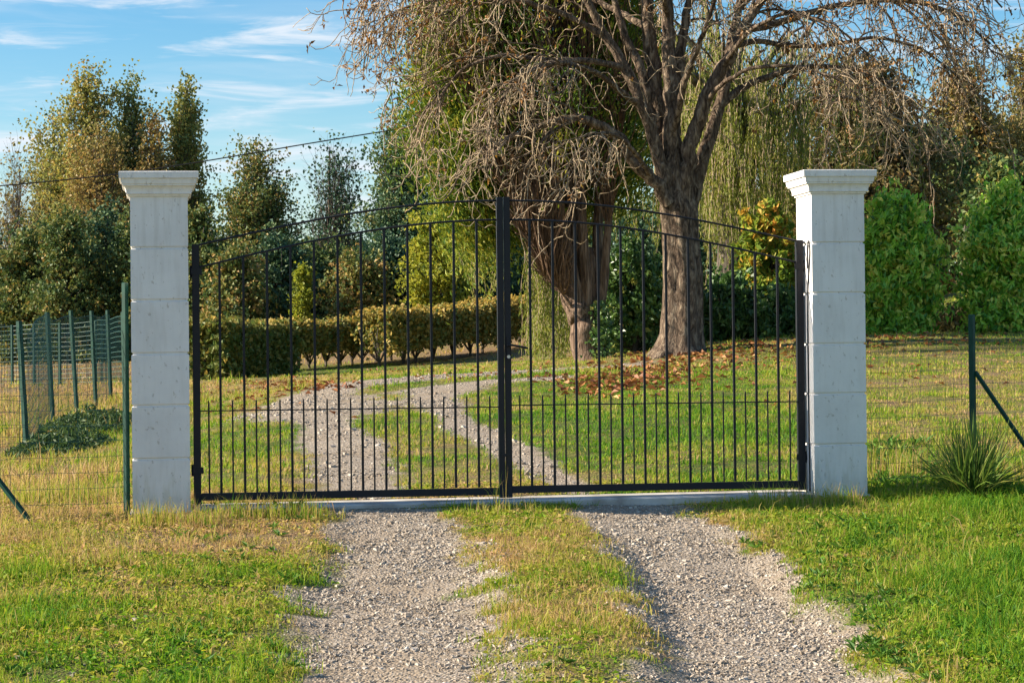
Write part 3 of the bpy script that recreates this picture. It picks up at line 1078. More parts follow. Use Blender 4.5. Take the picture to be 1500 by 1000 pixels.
def mesh_panel(parent, path, zb, zt, dv, dh, r, wave=0.0, nm='wire_mesh'):
    """welded mesh along ground path"""
    path = np.asarray(path)
    seg = np.linalg.norm(np.diff(path[:, :2], axis=0), axis=1)
    L = np.concatenate([[0], np.cumsum(seg)])
    ls = np.arange(0, L[-1], dv)
    px_, py_, pz_ = (np.interp(ls, L, path[:, i]) for i in range(3))
    g_ = Geo()
    b = np.stack([px_, py_, pz_ + zb], -1)
    sag = wave * np.sin(ls * 2.1)
    tp = np.stack([px_, py_, pz_ + zt + sag], -1)
    tubes(g_, np.stack([b, tp], 1), np.full((len(ls), 2), r), 3)
    for z in np.arange(zb, zt + 0.001, dh):
        line = np.stack([px_, py_, pz_ + z + sag * (z - zb) / (zt - zb)], -1)
        tubes(g_, line[None], np.full((1, len(ls)), r * 1.25), 3)
    return g_.build(nm, M['wire'], parent)


def gpath(pts, n=40):
    pts = np.array(pts)
    tt = np.linspace(0, len(pts) - 1, n)
    xy = np.stack([np.interp(tt, np.arange(len(pts)), pts[:, i]) for i in (0, 1)], -1)
    return np.column_stack([xy, terrain(xy[:, 0], xy[:, 1])])


# fence joining the left-hand pillar
cpz = G(-0.232, 0.05, 0)
t_ = thing('wire_fence', 'green wire mesh fence with a tall post touching the stone pillar and a slanting strut', 'fence', cpz, 'green wire fences')
post(t_, cpz + np.array([0, 0, -0.03]), 1.57, 0.036)
e = stand(-115, 15.1)
post(t_, e, 1.5, 0.04)
f_ = spot(60, 772)
g_ = Geo()
tubes(g_, np.array([[e + np.array([0.03, 0, 0.95]), f_ + np.array([0.02, 0, -0.08])]]), np.array([[0.020, 0.020]]), 5)
g_.build('strut', M['green'], t_)
mesh_panel(t_, gpath([cpz, e, stand(-420, 15.0)]), 0.0, 1.27, 0.064, 0.105, 0.0013)
# receding field fence
fp = [stand(-150, 20.5), stand(39, 25), stand(77, 31.5), stand(112, 34.5), stand(140, 36.5), stand(162, 40), stand(181, 50)]
t_ = thing('wire_fence', 'long green mesh fence of leaning posts running away across the field', 'fence', fp[1], 'green wire fences')
for p, ln in zip(fp, (0, -.08, -.07, -.08, -.06, -.05, -.02)):
    post(t_, p, 1.58, 0.055, (ln, 0))
mesh_panel(t_, gpath(fp[:-1], 80), 0.05, 1.50, 0.12, 0.13, 0.0021, 0.02)
fq = [stand(181, 50), stand(140, 54), stand(88, 55), stand(50, 56), stand(18, 56.5), stand(-60, 57), stand(-160, 57)]
t_ = thing('wire_fence', 'far green mesh fence crossing the straw field behind the leaning posts', 'fence', fq[2], 'green wire fences')
for p in fq[1:]:
    post(t_, p, 1.5, 0.06)
mesh_panel(t_, gpath(fq, 60), 0.05, 1.5, 0.09, 0.11, 0.0040, 0.02)
# fence right of the gate
c0 = G(4.744 + HW + 0.01, 0.12, 0)
p1 = stand(1424, 16.4)
p2 = stand(1640, 16.9)
t_ = thing('wire_fence', 'low thin wire mesh fence with a green post rising from a grass tussock', 'fence', p1, 'green wire fences')
post(t_, p1, 1.25, 0.042)
post(t_, p2, 1.25, 0.042)
g_ = Geo()
tubes(g_, np.array([[p1 + np.array([0.02, 0, .84]), stand(1545, 16.5) + np.array([0, -.05, -.05])]]), np.array([[0.018, 0.018]]), 5)
g_.build('strut', M['green'], t_)
c0[2] = terrain(c0[0], c0[1])
mesh_panel(t_, gpath([c0, p1, p2]), 0.0, 1.10, 0.064, 0.108, 0.0013)

# tussock at the fence post
tp = stand(1422, 16.0)
t_ = thing('grass_tussock', 'big spiky clump of rush-like grass at the fence post', 'plant', tp)
g_ = Geo()
n = 520
a = rng.random(n) * 6.283
el = rng.uniform(0.55, 1.52, n)
D = np.stack([np.cos(a) * np.cos(el), np.sin(a) * np.cos(el), np.sin(el)], -1)
L = rng.uniform(0.30, 0.72, n)
B = tp + np.stack([rng.normal(0, .055, n), rng.normal(0, .055, n), np.full(n, -0.02)], -1)
droop = np.array([0, 0, -1.0]) * (rng.uniform(.1, .5, n) * np.cos(el))[:, None]
pts = np.stack([B + D * (L * f_)[:, None] + droop * (L * f_ ** 2)[:, None] for f_ in (0, .35, .7, 1.0)], 1)
wv = norm(np.cross(D, rng.normal(size=(n, 3)))) * 0.0045
V = np.stack([pts[:, 0] - wv, pts[:, 0] + wv, pts[:, 1] + wv, pts[:, 1] - wv, pts[:, 2] + wv * .7, pts[:, 2] - wv * .7, pts[:, 3]], 1)
i = np.arange(n) * 7
g_.add(V, quads=np.concatenate([np.stack([i, i + 1, i + 2, i + 3], -1), np.stack([i + 3, i + 2, i + 4, i + 5], -1)]), tris=np.stack([i + 5, i + 4, i + 6], -1), tint=np.repeat(np.clip(rng.normal(.5, .25, n), 0, 1), 7))
g_.build('blades', M['rush'], t_)

# weedy bank under the leaning posts
for px_, py_, rr_, lb in ((100, 662, .55, 'low dark weedy mound at the foot of the nearest leaning fence post'), (148, 625, .7, 'weedy bank further along the leaning fence, beside the stone pillar')):
    b_ = spot(px_, py_)
    t_ = thing('weed_mound', lb, 'weeds', b_, 'weedy mounds along the field fence')
    g_ = Geo()
    n = 2600
    a = rng.random(n) * 6.283
    q_ = rng.random(n) ** .5
    hx = 1 - q_ ** 2
    C = b_ + np.stack([np.cos(a) * q_ * rr_, np.sin(a) * q_ * rr_ * 2.2, .01 + .22 * hx * rng.random(n) ** .6 * (.5 + .9 * vnoise(np.cos(a) * q_ * 4 + 9, np.sin(a) * q_ * 4 + 9, 3))], -1)
    leaves(g_, C, rdir(n) + [0, 0, .4], rdir(n) + [0, 0, .6], rng.uniform(.05, .12, n), rng.uniform(.015, .05, n), np.clip(rng.normal(.12, .22, n), 0, 1))
    g_.build('foliage', M['oak'], t_)

# overhead cable
ce = [P(np.float64(a), np.float64(b), np.float64(c)) for a, b, c in ((-500, 308, 60), (0, 273, 62), (170, 256, 63), (290, 238, 63.5), (460, 209, 64), (640, 180, 65), (760, 159, 65.5), (880, 138, 66))]
ce = np.array(ce)
tt = np.linspace(0, len(ce) - 1, 60)
line = np.stack([np.interp(tt, np.arange(len(ce)), ce[:, i]) for i in range(3)], -1)
for _ in range(6):
    line[1:-1] = (line[:-2] + 2 * line[1:-1] + line[2:]) / 4
g_ = Geo()
tubes(g_, line[None], np.full((1, 60), 0.018), 6)
tag(g_.build('overhead_cable', M['rubber'], origin=line[20]), 'black overhead cable strung across the sky in front of the poplars', 'cable')


# ------------------------------------------------------------------ trees
def curve3(a, b, c, n):
    u = np.linspace(0, 1, n)[None, :, None]
    return a[:, None] * (1 - u) ** 2 + b[:, None] * 2 * u * (1 - u) + c[:, None] * u ** 2


def grow(name, label, cat, group, px, depth, top, prof, mat, bark='bark_grey', tips=70, per=180, leaf=(0.16, 0.11), clump=0.6, trunk_r=0.16, upright=0.5,
         lean=0.0, tint=(0.45, 0.2), twigs=5, tint_z=0.0, clear=0.0, stems=1, droop=0.0, deep=1.0, flat=0.8, part='crown', shell=0.5, outward=0.55):
    """tree or shrub: prof = [(height fraction, half width in layout pixels)]"""
    base = stand(px, depth)
    topz = P(np.float64(px), np.float64(top), np.float64(depth))[2]
    H = topz - base[2]
    s = depth / F
    pt, pw = np.array([p_[0] for p_ in prof]), np.array([p_[1] for p_ in prof]) * s
    t_ = thing(name, label, cat, base, group)
    # tips fill the envelope
    tt = rng.random(tips * 6) * (1 - clear) + clear
    w = np.interp(tt, pt, pw)
    keep = rng.random(len(tt)) < (w / pw.max()) ** 1.0 + 0.04
    tt = tt[keep][:tips]
    n = len(tt)
    w = np.interp(tt, pt, pw)
    an = rng.random(n) * 6.283
    lump = 0.78 + 0.45 * vnoise(an * 1.3 + 5, tt * 5, int(px) % 97)
    rad = np.maximum(w - clump * 0.25, w * 0.5) * rng.random(n) ** shell * lump
    tip = np.stack([base[0] + lean * H * tt + np.cos(an) * rad, base[1] + np.sin(an) * rad * deep, base[2] + tt * H * 0.97], -1)
    # trunk
    nt = 9
    tg = Geo()
    sd_ = []
    for k_ in range(stems):
        u = np.linspace(0, 0.92, nt)
        off = rng.normal(0, 0.10 * pw.max() if stems == 1 else 0.35 * pw.max(), 2)
        path = np.stack([base[0] + lean * H * u + off[0] * u + rng.normal(0, .015 * H, nt) * (u > 0) * 0.4, base[1] + off[1] * u, base[2] - 0.1 + u * (H + .1)], -1)
        sd_.append(path)
        rr = trunk_r * (1 - u * 0.93)
        rr[0] *= 1.35
        tubes(tg, path[None], rr[None], 8)
    sd_ = np.array(sd_)
    which = rng.integers(0, stems, n)
    ts = np.clip(tt * (1 - upright * rng.uniform(.4, 1.0, n)), 0.02, 0.95)
    idx = ts / 0.92 * (nt - 1)
    i0 = np.clip(idx.astype(int), 0, nt - 2)
    fr = (idx - i0)[:, None]
    st = sd_[which, i0] * (1 - fr) + sd_[which, i0 + 1] * fr
    ctl = st * 0.45 + tip * 0.55 + np.array([0, 0, 1.0]) * (np.linalg.norm(tip - st, axis=1) * (0.10 - 0.5 * (1 - upright)))[:, None] * 0.5
    ctl += rng.normal(0, 0.06, (n, 3)) * np.linalg.norm(tip - st, axis=1)[:, None]
    br = curve3(st, ctl, tip, 7)
    lr = np.linspace(1, 0.18, 7)[None] * (trunk_r * 0.30 * (1.1 - ts))[:, None]
    tubes(tg, br, lr, 5)
    if twigs:
        bg_ = tg
        f_ = rng.uniform(.55, 1.0, (n, twigs))
        ii = f_ * 6
        j0 = np.clip(ii.astype(int), 0, 5)
        a_ = np.take_along_axis(br, j0[..., None], 1)
        b_ = np.take_along_axis(br, j0[..., None] + 1, 1)
        s0 = (a_ + (b_ - a_) * (ii - j0)[..., None]).reshape(-1, 3)
        dd = norm(rdir(len(s0)) + np.repeat(norm(br[:, -1] - br[:, -3]), twigs, 0) * 1.1 + np.array([0, 0, 0.5 * upright - droop]))
        e0 = s0 + dd * (clump * rng.uniform(.7, 1.7, len(s0)))[:, None]
        c0_ = (s0 + e0) / 2 + rng.normal(0, clump * .15, s0.shape)
        tubes(bg_, curve3(s0, c0_, e0, 4), np.linspace(1, .3, 4)[None] * np.full((len(s0), 1), max(trunk_r * 0.055, 0.006)), 3)
        anchors = np.concatenate([tip, e0, (s0 + e0) / 2])
    else:
        anchors = tip
    tg.build('trunk', M[bark], t_, smooth=True)
    if per:
        lg = Geo()
        tot = per * n
        ai = rng.integers(0, len(anchors), tot)
        ct = rng.normal(0, 1, len(anchors))
        sg_ = clump * (0.26 if twigs else 1.0) * (0.6 + 0.8 * rng.random(len(anchors)))[ai]
        off = rng.normal(0, 1, (tot, 3)) * sg_[:, None] * np.array([1, 1, flat])
        C = anchors[ai] + off
        zf = (C[:, 2] - base[2]) / H
        C[:, 2] = np.where(C[:, 2] < base[2] + 0.02, base[2] + 0.05 + rng.random(tot) * 0.3, C[:, 2])
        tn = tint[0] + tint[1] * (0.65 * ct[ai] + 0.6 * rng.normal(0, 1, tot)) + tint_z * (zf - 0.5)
        D = rdir(tot) + np.array([0, 0, -0.4 - droop])
        ow = C - base
        ow[:, 0] -= lean * (C[:, 2] - base[2])
        ow[:, 2] = 0
        Nn = rdir(tot) + np.array([0, 0, 0.55]) + norm(off) * 0.3 + norm(ow) * outward
        sz = rng.uniform(.6, 1.25, tot)
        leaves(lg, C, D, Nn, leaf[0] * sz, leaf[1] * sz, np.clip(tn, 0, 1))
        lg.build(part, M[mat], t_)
    return t_


GF = 'trees along the far left edge of the field'
POP = [(0, .35), (0.15, .75), (0.4, 1.0), (0.7, .86), (0.88, .6), (1, .2)]


def pr(p_, w):
    return [(a, b * w) for a, b in p_]


COLM = [(0, .5), (.2, .9), (.5, 1), (.75, .7), (.92, .45), (1, .12)]
DOME = [(0, .3), (.15, .8), (.4, 1), (.7, .85), (.9, .5), (1, .12)]
PL = dict(leaf=(.15, .13), upright=.8, twigs=8)
# airy poplars on the left
grow('poplar_tree', 'tall airy yellow-green poplar, highest of the clump behind the left-hand pillar', 'tree', GF, 136, 96, 84, pr(POP, 62), 'poplar', tips=150, per=130, clump=.75, tint=(.60, .22), **PL)
grow('poplar_tree', 'loose yellowish poplar forming the left flank of the clump', 'tree', GF, 84, 99, 135, pr(POP, 58), 'poplar', tips=110, per=110, clump=.75, tint=(.55, .22), **PL)
grow('poplar_tree', 'dark green topped poplar right beside the highest one', 'tree', GF, 192, 97, 102, pr(POP, 48), 'poplar', tips=110, per=120, clump=.7, tint=(.32, .2), **PL)
grow('poplar_tree', 'russet brown poplar in the middle of the clump above the pillar cap', 'tree', GF, 148, 93, 172, pr(POP, 66), 'poplar_autumn', tips=100, per=120, clump=.75, tint=(.6, .22), **PL)
grow('poplar_tree', 'thin rusty poplar between the broad clump and the narrow spire', 'tree', GF, 225, 95, 150, pr(POP, 38), 'poplar_autumn', tips=75, per=120, clump=.6, tint=(.6, .22), **PL)
grow('poplar_tree', 'narrow columnar poplar spire rising right behind the pillar cap', 'tree', GF, 256, 98, 90, [(0, 24), (.2, 44), (.5, 46), (.68, 36), (.82, 27), (.93, 20), (1, 9)], 'poplar', tips=170, per=130, clump=.55, tint=(.62, .24), lean=.05, tint_z=-.4, **PL)
grow('bare_tree', 'thin nearly leafless grey tree at the photo\'s far left edge', 'tree', GF, 22, 90, 218, pr(DOME, 54), 'poplar_autumn', tips=80, per=22, leaf=(.13, .11), clump=.9, trunk_r=.13, upright=.8, tint=(.5, .25), twigs=12)
grow('poplar_tree', 'broad loose poplar standing behind the others and joining the clump', 'tree', GF, 118, 103, 190, pr([(0, .6), (.3, .9), (.55, 1), (.8, .75), (.93, .45), (1, .2)], 112), 'poplar', tips=170, per=110, clump=.8, tint=(.58, .24), **PL)
# mixed trees further right
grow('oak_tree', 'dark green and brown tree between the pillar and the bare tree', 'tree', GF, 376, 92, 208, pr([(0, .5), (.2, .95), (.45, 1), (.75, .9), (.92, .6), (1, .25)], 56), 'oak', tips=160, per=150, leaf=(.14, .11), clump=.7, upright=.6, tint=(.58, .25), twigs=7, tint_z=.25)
grow('bare_tree', 'half bare tree with dark upright branches against the sky', 'tree', GF, 490, 88, 188, pr([(0, .3), (.3, .7), (.55, 1), (.8, .85), (1, .3)], 54), 'holm', tips=95, per=40, leaf=(.14, .11), clump=.8, trunk_r=.17, upright=.8, tint=(.35, .2), twigs=10)
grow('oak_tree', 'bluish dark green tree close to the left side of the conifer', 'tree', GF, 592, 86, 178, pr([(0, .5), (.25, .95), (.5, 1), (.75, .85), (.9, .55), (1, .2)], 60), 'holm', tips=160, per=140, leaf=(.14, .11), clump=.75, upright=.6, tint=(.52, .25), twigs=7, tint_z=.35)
grow('lime_tree', 'bright yellow-green small tree above the clipped hedge', 'tree', GF, 640, 74, 312, pr(DOME, 40), 'lime', tips=75, per=110, leaf=(.15, .12), clump=.5, trunk_r=.09, upright=.5, tint=(.55, .28), twigs=6)
grow('lime_tree', 'tiny bright green sapling in front of the dark thicket', 'tree', GF, 445, 74, 388, pr(COLM, 16), 'lime', tips=40, per=70, leaf=(.13, .1), clump=.3, trunk_r=.04, upright=.7, tint=(.40, .2), twigs=4)
# thicket
GT_ = 'bushes of the dark thicket beyond the hedge and field'
for (px, dp, top, w, mt, tn, lb) in (
        (-30, 84, 345, 58, 'holm', .4, 'dark evergreen bush cut by the left edge of the photo'),
        (40, 82, 335, 56, 'oak', .5, 'olive bush above the wire fence, leftmost whole one'),
        (100, 80, 318, 50, 'oak', .45, 'tall dark bush above the wire fence, in front of the poplars'),
        (155, 83, 300, 52, 'holm', .55, 'dense green bush just left of the stone pillar'),
        (215, 80, 310, 55, 'oak', .4, 'dark bush hidden mostly behind the left stone pillar'),
        (290, 79, 318, 50, 'oak', .5, 'bush with yellowish top seen right of the left pillar'),
        (345, 76, 372, 45, 'oak', .62, 'olive brown low bush behind the first gate bars'),
        (410, 78, 355, 48, 'holm', .4, 'dark bush below the brown and green oak'),
        (470, 80, 372, 44, 'oak', .35, 'dark rounded bush under the half bare tree'),
        (525, 77, 385, 40, 'oak', .68, 'lighter olive bush between two dark ones above the hedge'),
        (575, 79, 350, 48, 'holm', .3, 'very dark bush behind the middle of the left gate leaf'),
        (650, 84, 345, 50, 'holm', .3, 'dark bush behind the yellow-green small tree'),
        (700, 76, 330, 46, 'holm', .25, 'blackish bush at the left of the meeting stiles'),
        (755, 78, 340, 46, 'holm', .3, 'dark bush seen between the meeting stiles and conifer trunk')):
    grow('thicket_bush', lb, 'bush', GT_, px, dp, top, pr([(0, .85), (.2, 1), (.6, .95), (.85, .65), (1, .2)], w), mt, tips=110, per=120, leaf=(.155, .12), clump=.6, trunk_r=.08, upright=.5, tint=(tn + .05, .27), twigs=4, stems=2)
# far wood closing the horizon
lg = Geo()
xs = rng.uniform(-75, 75, 60000)
hh = 4.5 + 3.5 * fbm(xs * .12, xs * 0, 61, 3) + np.clip(xs, 0, 60) * 0.05
ys = 128 + 8 * rng.random(60000)
zs = terrain(xs, ys) + hh * rng.random(60000) ** .8
leaves(lg, np.stack([xs, ys, zs], -1), rdir(60000), rdir(60000), np.full(60000, .55), np.full(60000, .45), np.clip(rng.normal(.45, .25, 60000), 0, 1))
tag(lg.build('far_woodland', M['oak']), 'distant dark wood closing the horizon', 'woodland', kind='stuff')


# clipped hedges
def hedge(label, a, b, w, h, mat, n, leg, stems, tn=.5, droop_top=.0):
    a, b = np.array(a), np.array(b)
    t_ = thing('hedge', label, 'hedge', (a + b) / 2, 'clipped hedges beyond the drive')
    L = np.linalg.norm((b - a)[:2])
    ux = (b - a) / np.linalg.norm(b - a)
    sx_ = np.array([-ux[1], ux[0], 0])
    u = rng.random(n)
    v = rng.uniform(-.5, .5, n)
    z = rng.random(n)
    skin = rng.random(n)
    z = np.where(skin < .35, 1 - np.abs(rng.normal(0, .06, n)), z)
    v = np.where((skin >= .35) & (skin < .75), -.5 + np.abs(rng.normal(0, .06, n)), v)
    bx = a + (b - a) * u[:, None]
    gz_ = terrain(bx[:, 0], bx[:, 1])
    lg_ = leg * (0.75 + 0.7 * vnoise(u * L * .8, u * 0, 5))
    hh_ = h * (0.90 + .14 * vnoise(u * L * .5, u * 0 + 3, 8) + .08 * vnoise(u * L * 2.3, u * 0 + 3, 12))
    C = bx + sx_ * (v * w)[:, None]
    C[:, 2] = gz_ + lg_ + (hh_ - lg_) * z
    if leg > .1:
        k_ = (z > .35) | (rng.random(n) < .62)
        C, z, u = C[k_], z[k_], u[k_]
    n = len(C)
    C += rng.normal(0, .085, C.shape)
    lg2 = Geo()
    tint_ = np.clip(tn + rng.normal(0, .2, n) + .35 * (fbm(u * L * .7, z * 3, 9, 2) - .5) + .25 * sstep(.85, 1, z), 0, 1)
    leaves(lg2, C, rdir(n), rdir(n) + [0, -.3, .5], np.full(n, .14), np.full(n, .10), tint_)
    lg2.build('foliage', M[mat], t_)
    for k_ in range(stems):
        q_ = a + (b - a) * ((k_ + .5 + rng.uniform(-.25, .25)) / stems)
        q_[2] = terrain(q_[0], q_[1])
        g2 = Geo()
        m_ = 7
        end = q_ + np.stack([rng.normal(0, .32, m_), rng.normal(0, .2, m_), np.full(m_, h * .75)], -1)
        st = np.repeat((q_ + np.array([0, 0, leg * .3]))[None], m_, 0)
        tubes(g2, np.array([[q_ - [0, 0, .1], q_ + [rng.normal(0, .04), 0, leg * .9]]]), np.array([[.045, .035]]), 6)
        tubes(g2, curve3(st, (st + end) / 2 + rng.normal(0, .08, st.shape), end, 5), np.linspace(.022, .010, 5)[None].repeat(m_, 0), 4)
        g2.build('stem', M['bark_grey'], t_)
    return t_


hedge('dense dark green hedge block, lowest and nearest, behind the first gate bars', stand(283, 52), stand(392, 56), 1.5, 1.2, 'hedge', 15000, 0.0, 4, .25)
hedge('long clipped bronze-green hedge with bare legs showing dry grass beneath', stand(385, 60), stand(600, 64), 1.2, 1.12, 'hedge', 19000, 0.36, 11, .48)
hedge('clipped hedge rising higher toward the meeting stiles of the gate', stand(545, 60), stand(772, 66), 1.2, 1.32, 'hedge', 19000, 0.34, 9, .5)

# ------------------------------------------------------------------ shrubs near the lawn edge
GS = 'evergreen shrubs along the top of the lawn'
BUSH = [(0, .80), (.15, .95), (.45, 1), (.75, .85), (.92, .5), (1, .15)]
grow('laurel_shrub', 'bright green large-leaved laurel right beside the right-hand pillar', 'shrub', GS, 1318, 40, 282, pr([(0, .62), (.15, .8), (.45, 1), (.75, .88), (.92, .5), (1, .15)], 54), 'laurel', tips=230, per=85, leaf=(.15, .068), clump=.27, trunk_r=.05, upright=.5, tint=(.68, .30), outward=.6, twigs=3, stems=4, droop=.5, part='foliage', shell=.38)
grow('laurel_shrub', 'large laurel shrub cut by the right edge of the photo', 'shrub', GS, 1480, 40, 274, pr(BUSH, 68), 'laurel', tips=250, per=85, leaf=(.13, .06), clump=.28, trunk_r=.05, upright=.5, tint=(.70, .30), outward=.6, twigs=3, stems=4, droop=.4, part='foliage', shell=.38)
grow('turning_shrub', 'yellow-green shrub with orange tips between the gate\'s end and the willow', 'shrub', GS, 1128, 42, 292, pr(BUSH, 48), 'photinia', tips=120, per=60, leaf=(.16, .085), clump=.20, trunk_r=.04, upright=.5, tint=(.52, .30), outward=.9, twigs=3, stems=3, droop=.3, part='foliage', tint_z=.3, shell=.4)
grow('laurel_shrub', 'low dark laurel at the right foot of the chestnut trunk', 'shrub', GS, 1062, 41, 405, pr(BUSH, 52), 'laurel_dark', tips=90, per=60, leaf=(.15, .08), clump=.20, trunk_r=.04, upright=.5, tint=(.35, .22), twigs=3, stems=3, droop=.3, part='foliage', shell=.4)
grow('laurel_shrub', 'low shaded laurel under the turning shrub', 'shrub', GS, 1140, 40.5, 430, pr(BUSH, 46), 'laurel_dark', tips=80, per=55, leaf=(.15, .08), clump=.19, trunk_r=.04, upright=.5, tint=(.35, .22), twigs=3, stems=3, droop=.3, part='foliage', shell=.4)
grow('holly_shrub', 'rounded glossy shrub between the conifer and chestnut trunks', 'shrub', GS, 930, 40.5, 362, pr([(0, .85), (.2, 1), (.5, .95), (.8, .75), (1, .2)], 50), 'laurel_dark', tips=130, per=62, leaf=(.13, .075), clump=.20, trunk_r=.04, upright=.5, tint=(.52, .26), twigs=3, stems=3, droop=.3, part='foliage', shell=.4)
grow('low_shrub', 'brownish low bush in the gap between the two big laurels', 'shrub', GS, 1402, 46, 468, pr(BUSH, 26), 'russet', tips=50, per=70, leaf=(.12, .07), clump=.25, trunk_r=.03, upright=.5, tint=(.3, .22), twigs=4, stems=3, part='foliage')
GR = 'trees rising behind the right-hand shrubs'
grow('dome_tree', 'broad dome of dark foliage tinged orange behind the right pillar', 'tree', GR, 1268, 56, 92, pr([(0, .1), (.2, .55), (.35, .8), (.5, 1), (.7, .85), (.88, .55), (1, .15)], 128), 'russet', tips=230, per=110, leaf=(.15, .11), clump=.6, trunk_r=.2, upright=.4, tint=(.38, .22), twigs=5, tint_z=.25, clear=.3)
grow('oak_tree', 'dark green oak behind the gap between the two big laurels', 'tree', GR, 1370, 66, 205, pr(DOME, 74), 'oak', tips=150, per=100, leaf=(.16, .12), clump=.6, trunk_r=.15, upright=.4, tint=(.5, .26), twigs=4, clear=.5)
grow('birch_tree', 'tawny yellow tree at the photo\'s right edge, below the sky', 'tree', GR, 1478, 72, 165, pr(DOME, 74), 'poplar_autumn', tips=130, per=90, leaf=(.15, .11), clump=.65, trunk_r=.14, upright=.5, tint=(.42, .22), twigs=6)
grow('birch_tree', 'tall thin autumn tree reaching up the right edge of the photo', 'tree', GR, 1506, 78, 40, pr(POP, 62), 'poplar_autumn', tips=90, per=75, leaf=(.16, .12), clump=.65, trunk_r=.14, upright=.6, tint=(.42, .24), twigs=6)
grow('maple_tree', 'orange tinted small tree against the sky right of the dome tree', 'tree', GR, 1416, 70, 98, pr([(0, .2), (.3, .5), (.55, .9), (.75, 1), (.9, .7), (1, .2)], 52), 'poplar_autumn', tips=90, per=90, leaf=(.16, .12), clump=.55, trunk_r=.13, upright=.5, tint=(.55, .25), twigs=6, clear=.3)
grow('oak_tree', 'dark oak hidden behind the laurel cut by the right edge', 'tree', GR, 1490, 60, 246, pr(DOME, 74), 'oak', tips=120, per=100, leaf=(.16, .12), clump=.55, trunk_r=.12, upright=.4, tint=(.4, .24), twigs=4)
grow('oak_tree', 'dark oak low behind the willow and turning shrub', 'tree', GR, 1140, 62, 300, pr(BUSH, 90), 'oak', tips=130, per=95, leaf=(.16, .12), clump=.55, trunk_r=.12, upright=.4, tint=(.35, .24), twigs=4)
grow('oak_tree', 'dark oak far behind the chestnut trunk', 'tree', GR, 980, 68, 300, pr(BUSH, 110), 'holm', tips=140, per=95, leaf=(.17, .13), clump=.55, trunk_r=.12, upright=.4, tint=(.35, .24), twigs=4)
grow('oak_tree', 'oak filling the gap low behind the brownish bush', 'tree', GR, 1262, 66, 250, pr(BUSH, 84), 'oak', tips=130, per=95, leaf=(.17, .13), clump=.55, trunk_r=.12, upright=.4, tint=(.3, .22), twigs=4)
grow('sapling', 'tiny brown-leaved sapling on the rising path between the laurels', 'tree', GR, 1382, 58, 398, pr(DOME, 14), 'russet', tips=22, per=40, leaf=(.12, .09), clump=.2, trunk_r=.03, upright=.6, tint=(.7, .2), twigs=4, clear=.3)

# ------------------------------------------------------------------ weeping willow
wb = stand(1075, 47)
t_ = thing('willow_tree', 'weeping willow trailing long yellow-green strands behind the chestnut and conifer', 'tree', wb)
tg = Geo()
hub = wb + np.array([-.15, 0, 4.6])
u = np.linspace(0, 1, 9)[:, None]
tr = (wb - [0, 0, .1]) * (1 - u) + hub * u + rng.normal(0, .05, (9, 3)) * (u > 0)
tubes(tg, tr[None], np.linspace(.30, .18, 9)[None], 9)
nb = 44
an = rng.random(nb) * 6.283
R_ = rng.uniform(.8, 4.6, nb)
tipb = hub + np.stack([np.cos(an) * R_ * 1.0 - .6, np.sin(an) * R_ * .8, 2.6 - .10 * R_ ** 2 + rng.uniform(-.5, .6, nb)], -1)
st = tr[rng.integers(5, 9, nb)]
br = curve3(st, (st + tipb) / 2 + np.array([0, 0, 1.1]), tipb, 8)
tubes(tg, br, np.linspace(.11, .02, 8)[None].repeat(nb, 0), 6)
tg.build('trunk', M['bark_grey'], t_, smooth=True)
ns = 560
bi = rng.integers(0, nb, ns)
bf = rng.integers(2, 8, ns)
s0 = br[bi, bf] + rng.normal(0, .22, (ns, 3))
# extra curtain that trails beside the conifer
cur = P(rng.uniform(772, 832, 80), rng.uniform(352, 392, 80), rng.uniform(43, 46, 80))
cur2 = P(rng.uniform(684, 726, 26), rng.uniform(285, 330, 26), rng.uniform(43, 46, 26))
cur3 = P(rng.uniform(1030, 1185, 150), rng.uniform(60, 260, 150), rng.uniform(44, 49, 150))
s0 = np.vstack([s0, cur, cur2, cur3])
ns = len(s0)
gzs = terrain(s0[:, 0], s0[:, 1])
ln = np.minimum(rng.uniform(1.2, 3.2, ns), s0[:, 2] - gzs - rng.uniform(.05, .7, ns))
ln[-256:-176] = (s0[:, 2] - gzs)[-256:-176] - rng.uniform(.0, .35, 80)
ln[-176:-150] = rng.uniform(.9, 1.6, 26)
ln = np.maximum(ln, .3)
m_ = 9
u = np.linspace(0, 1, m_)
sway = rng.normal(0, .10, (ns, 2))
path = np.stack([s0[:, 0, None] + sway[:, :1] * np.sin(u * 2.4) + .05 * np.sin(u * 7 + s0[:, :1] * 9), s0[:, 1, None] + sway[:, 1:] * u, s0[:, 2, None] - ln[:, None] * u], -1)
sgeo = Geo()
tubes(sgeo, path, np.linspace(.008, .003, m_)[None].repeat(ns, 0), 3)
sgeo.build('strands', M['twig'], t_)
nl = 78
uu = rng.random((ns, nl)) * (m_ - 1.001)
i0 = uu.astype(int)
fr = (uu - i0)[..., None]
ar = np.arange(ns)[:, None]
C = (path[ar, i0] * (1 - fr) + path[ar, i0 + 1] * fr).reshape(-1, 3)
D = np.stack([rng.normal(0, .45, len(C)), rng.normal(0, .45, len(C)), -np.ones(len(C))], -1)
lg = Geo()
st_t = np.repeat(rng.normal(.5, .18, ns), nl)
leaves(lg, C + D * .04 + rng.normal(0, .03, C.shape), D, rdir(len(C)), rng.uniform(.09, .15, len(C)), np.full(len(C), .024), np.clip(st_t + rng.normal(0, .15, len(C)), 0, 1))
lg.build('crown', M['willow'], t_)

# ------------------------------------------------------------------ old multi-stemmed conifer
cb = stand(858, 38)
CS = 38 / F
t_ = thing('conifer_tree', 'huge old cypress whose reddish stems fan out from a leaning trunk', 'tree', cb)


def at_c(px, py, d=0.0):
    return P(np.float64(px), np.float64(py), np.float64(38)) + np.array([0, d, 0])


tg = Geo()


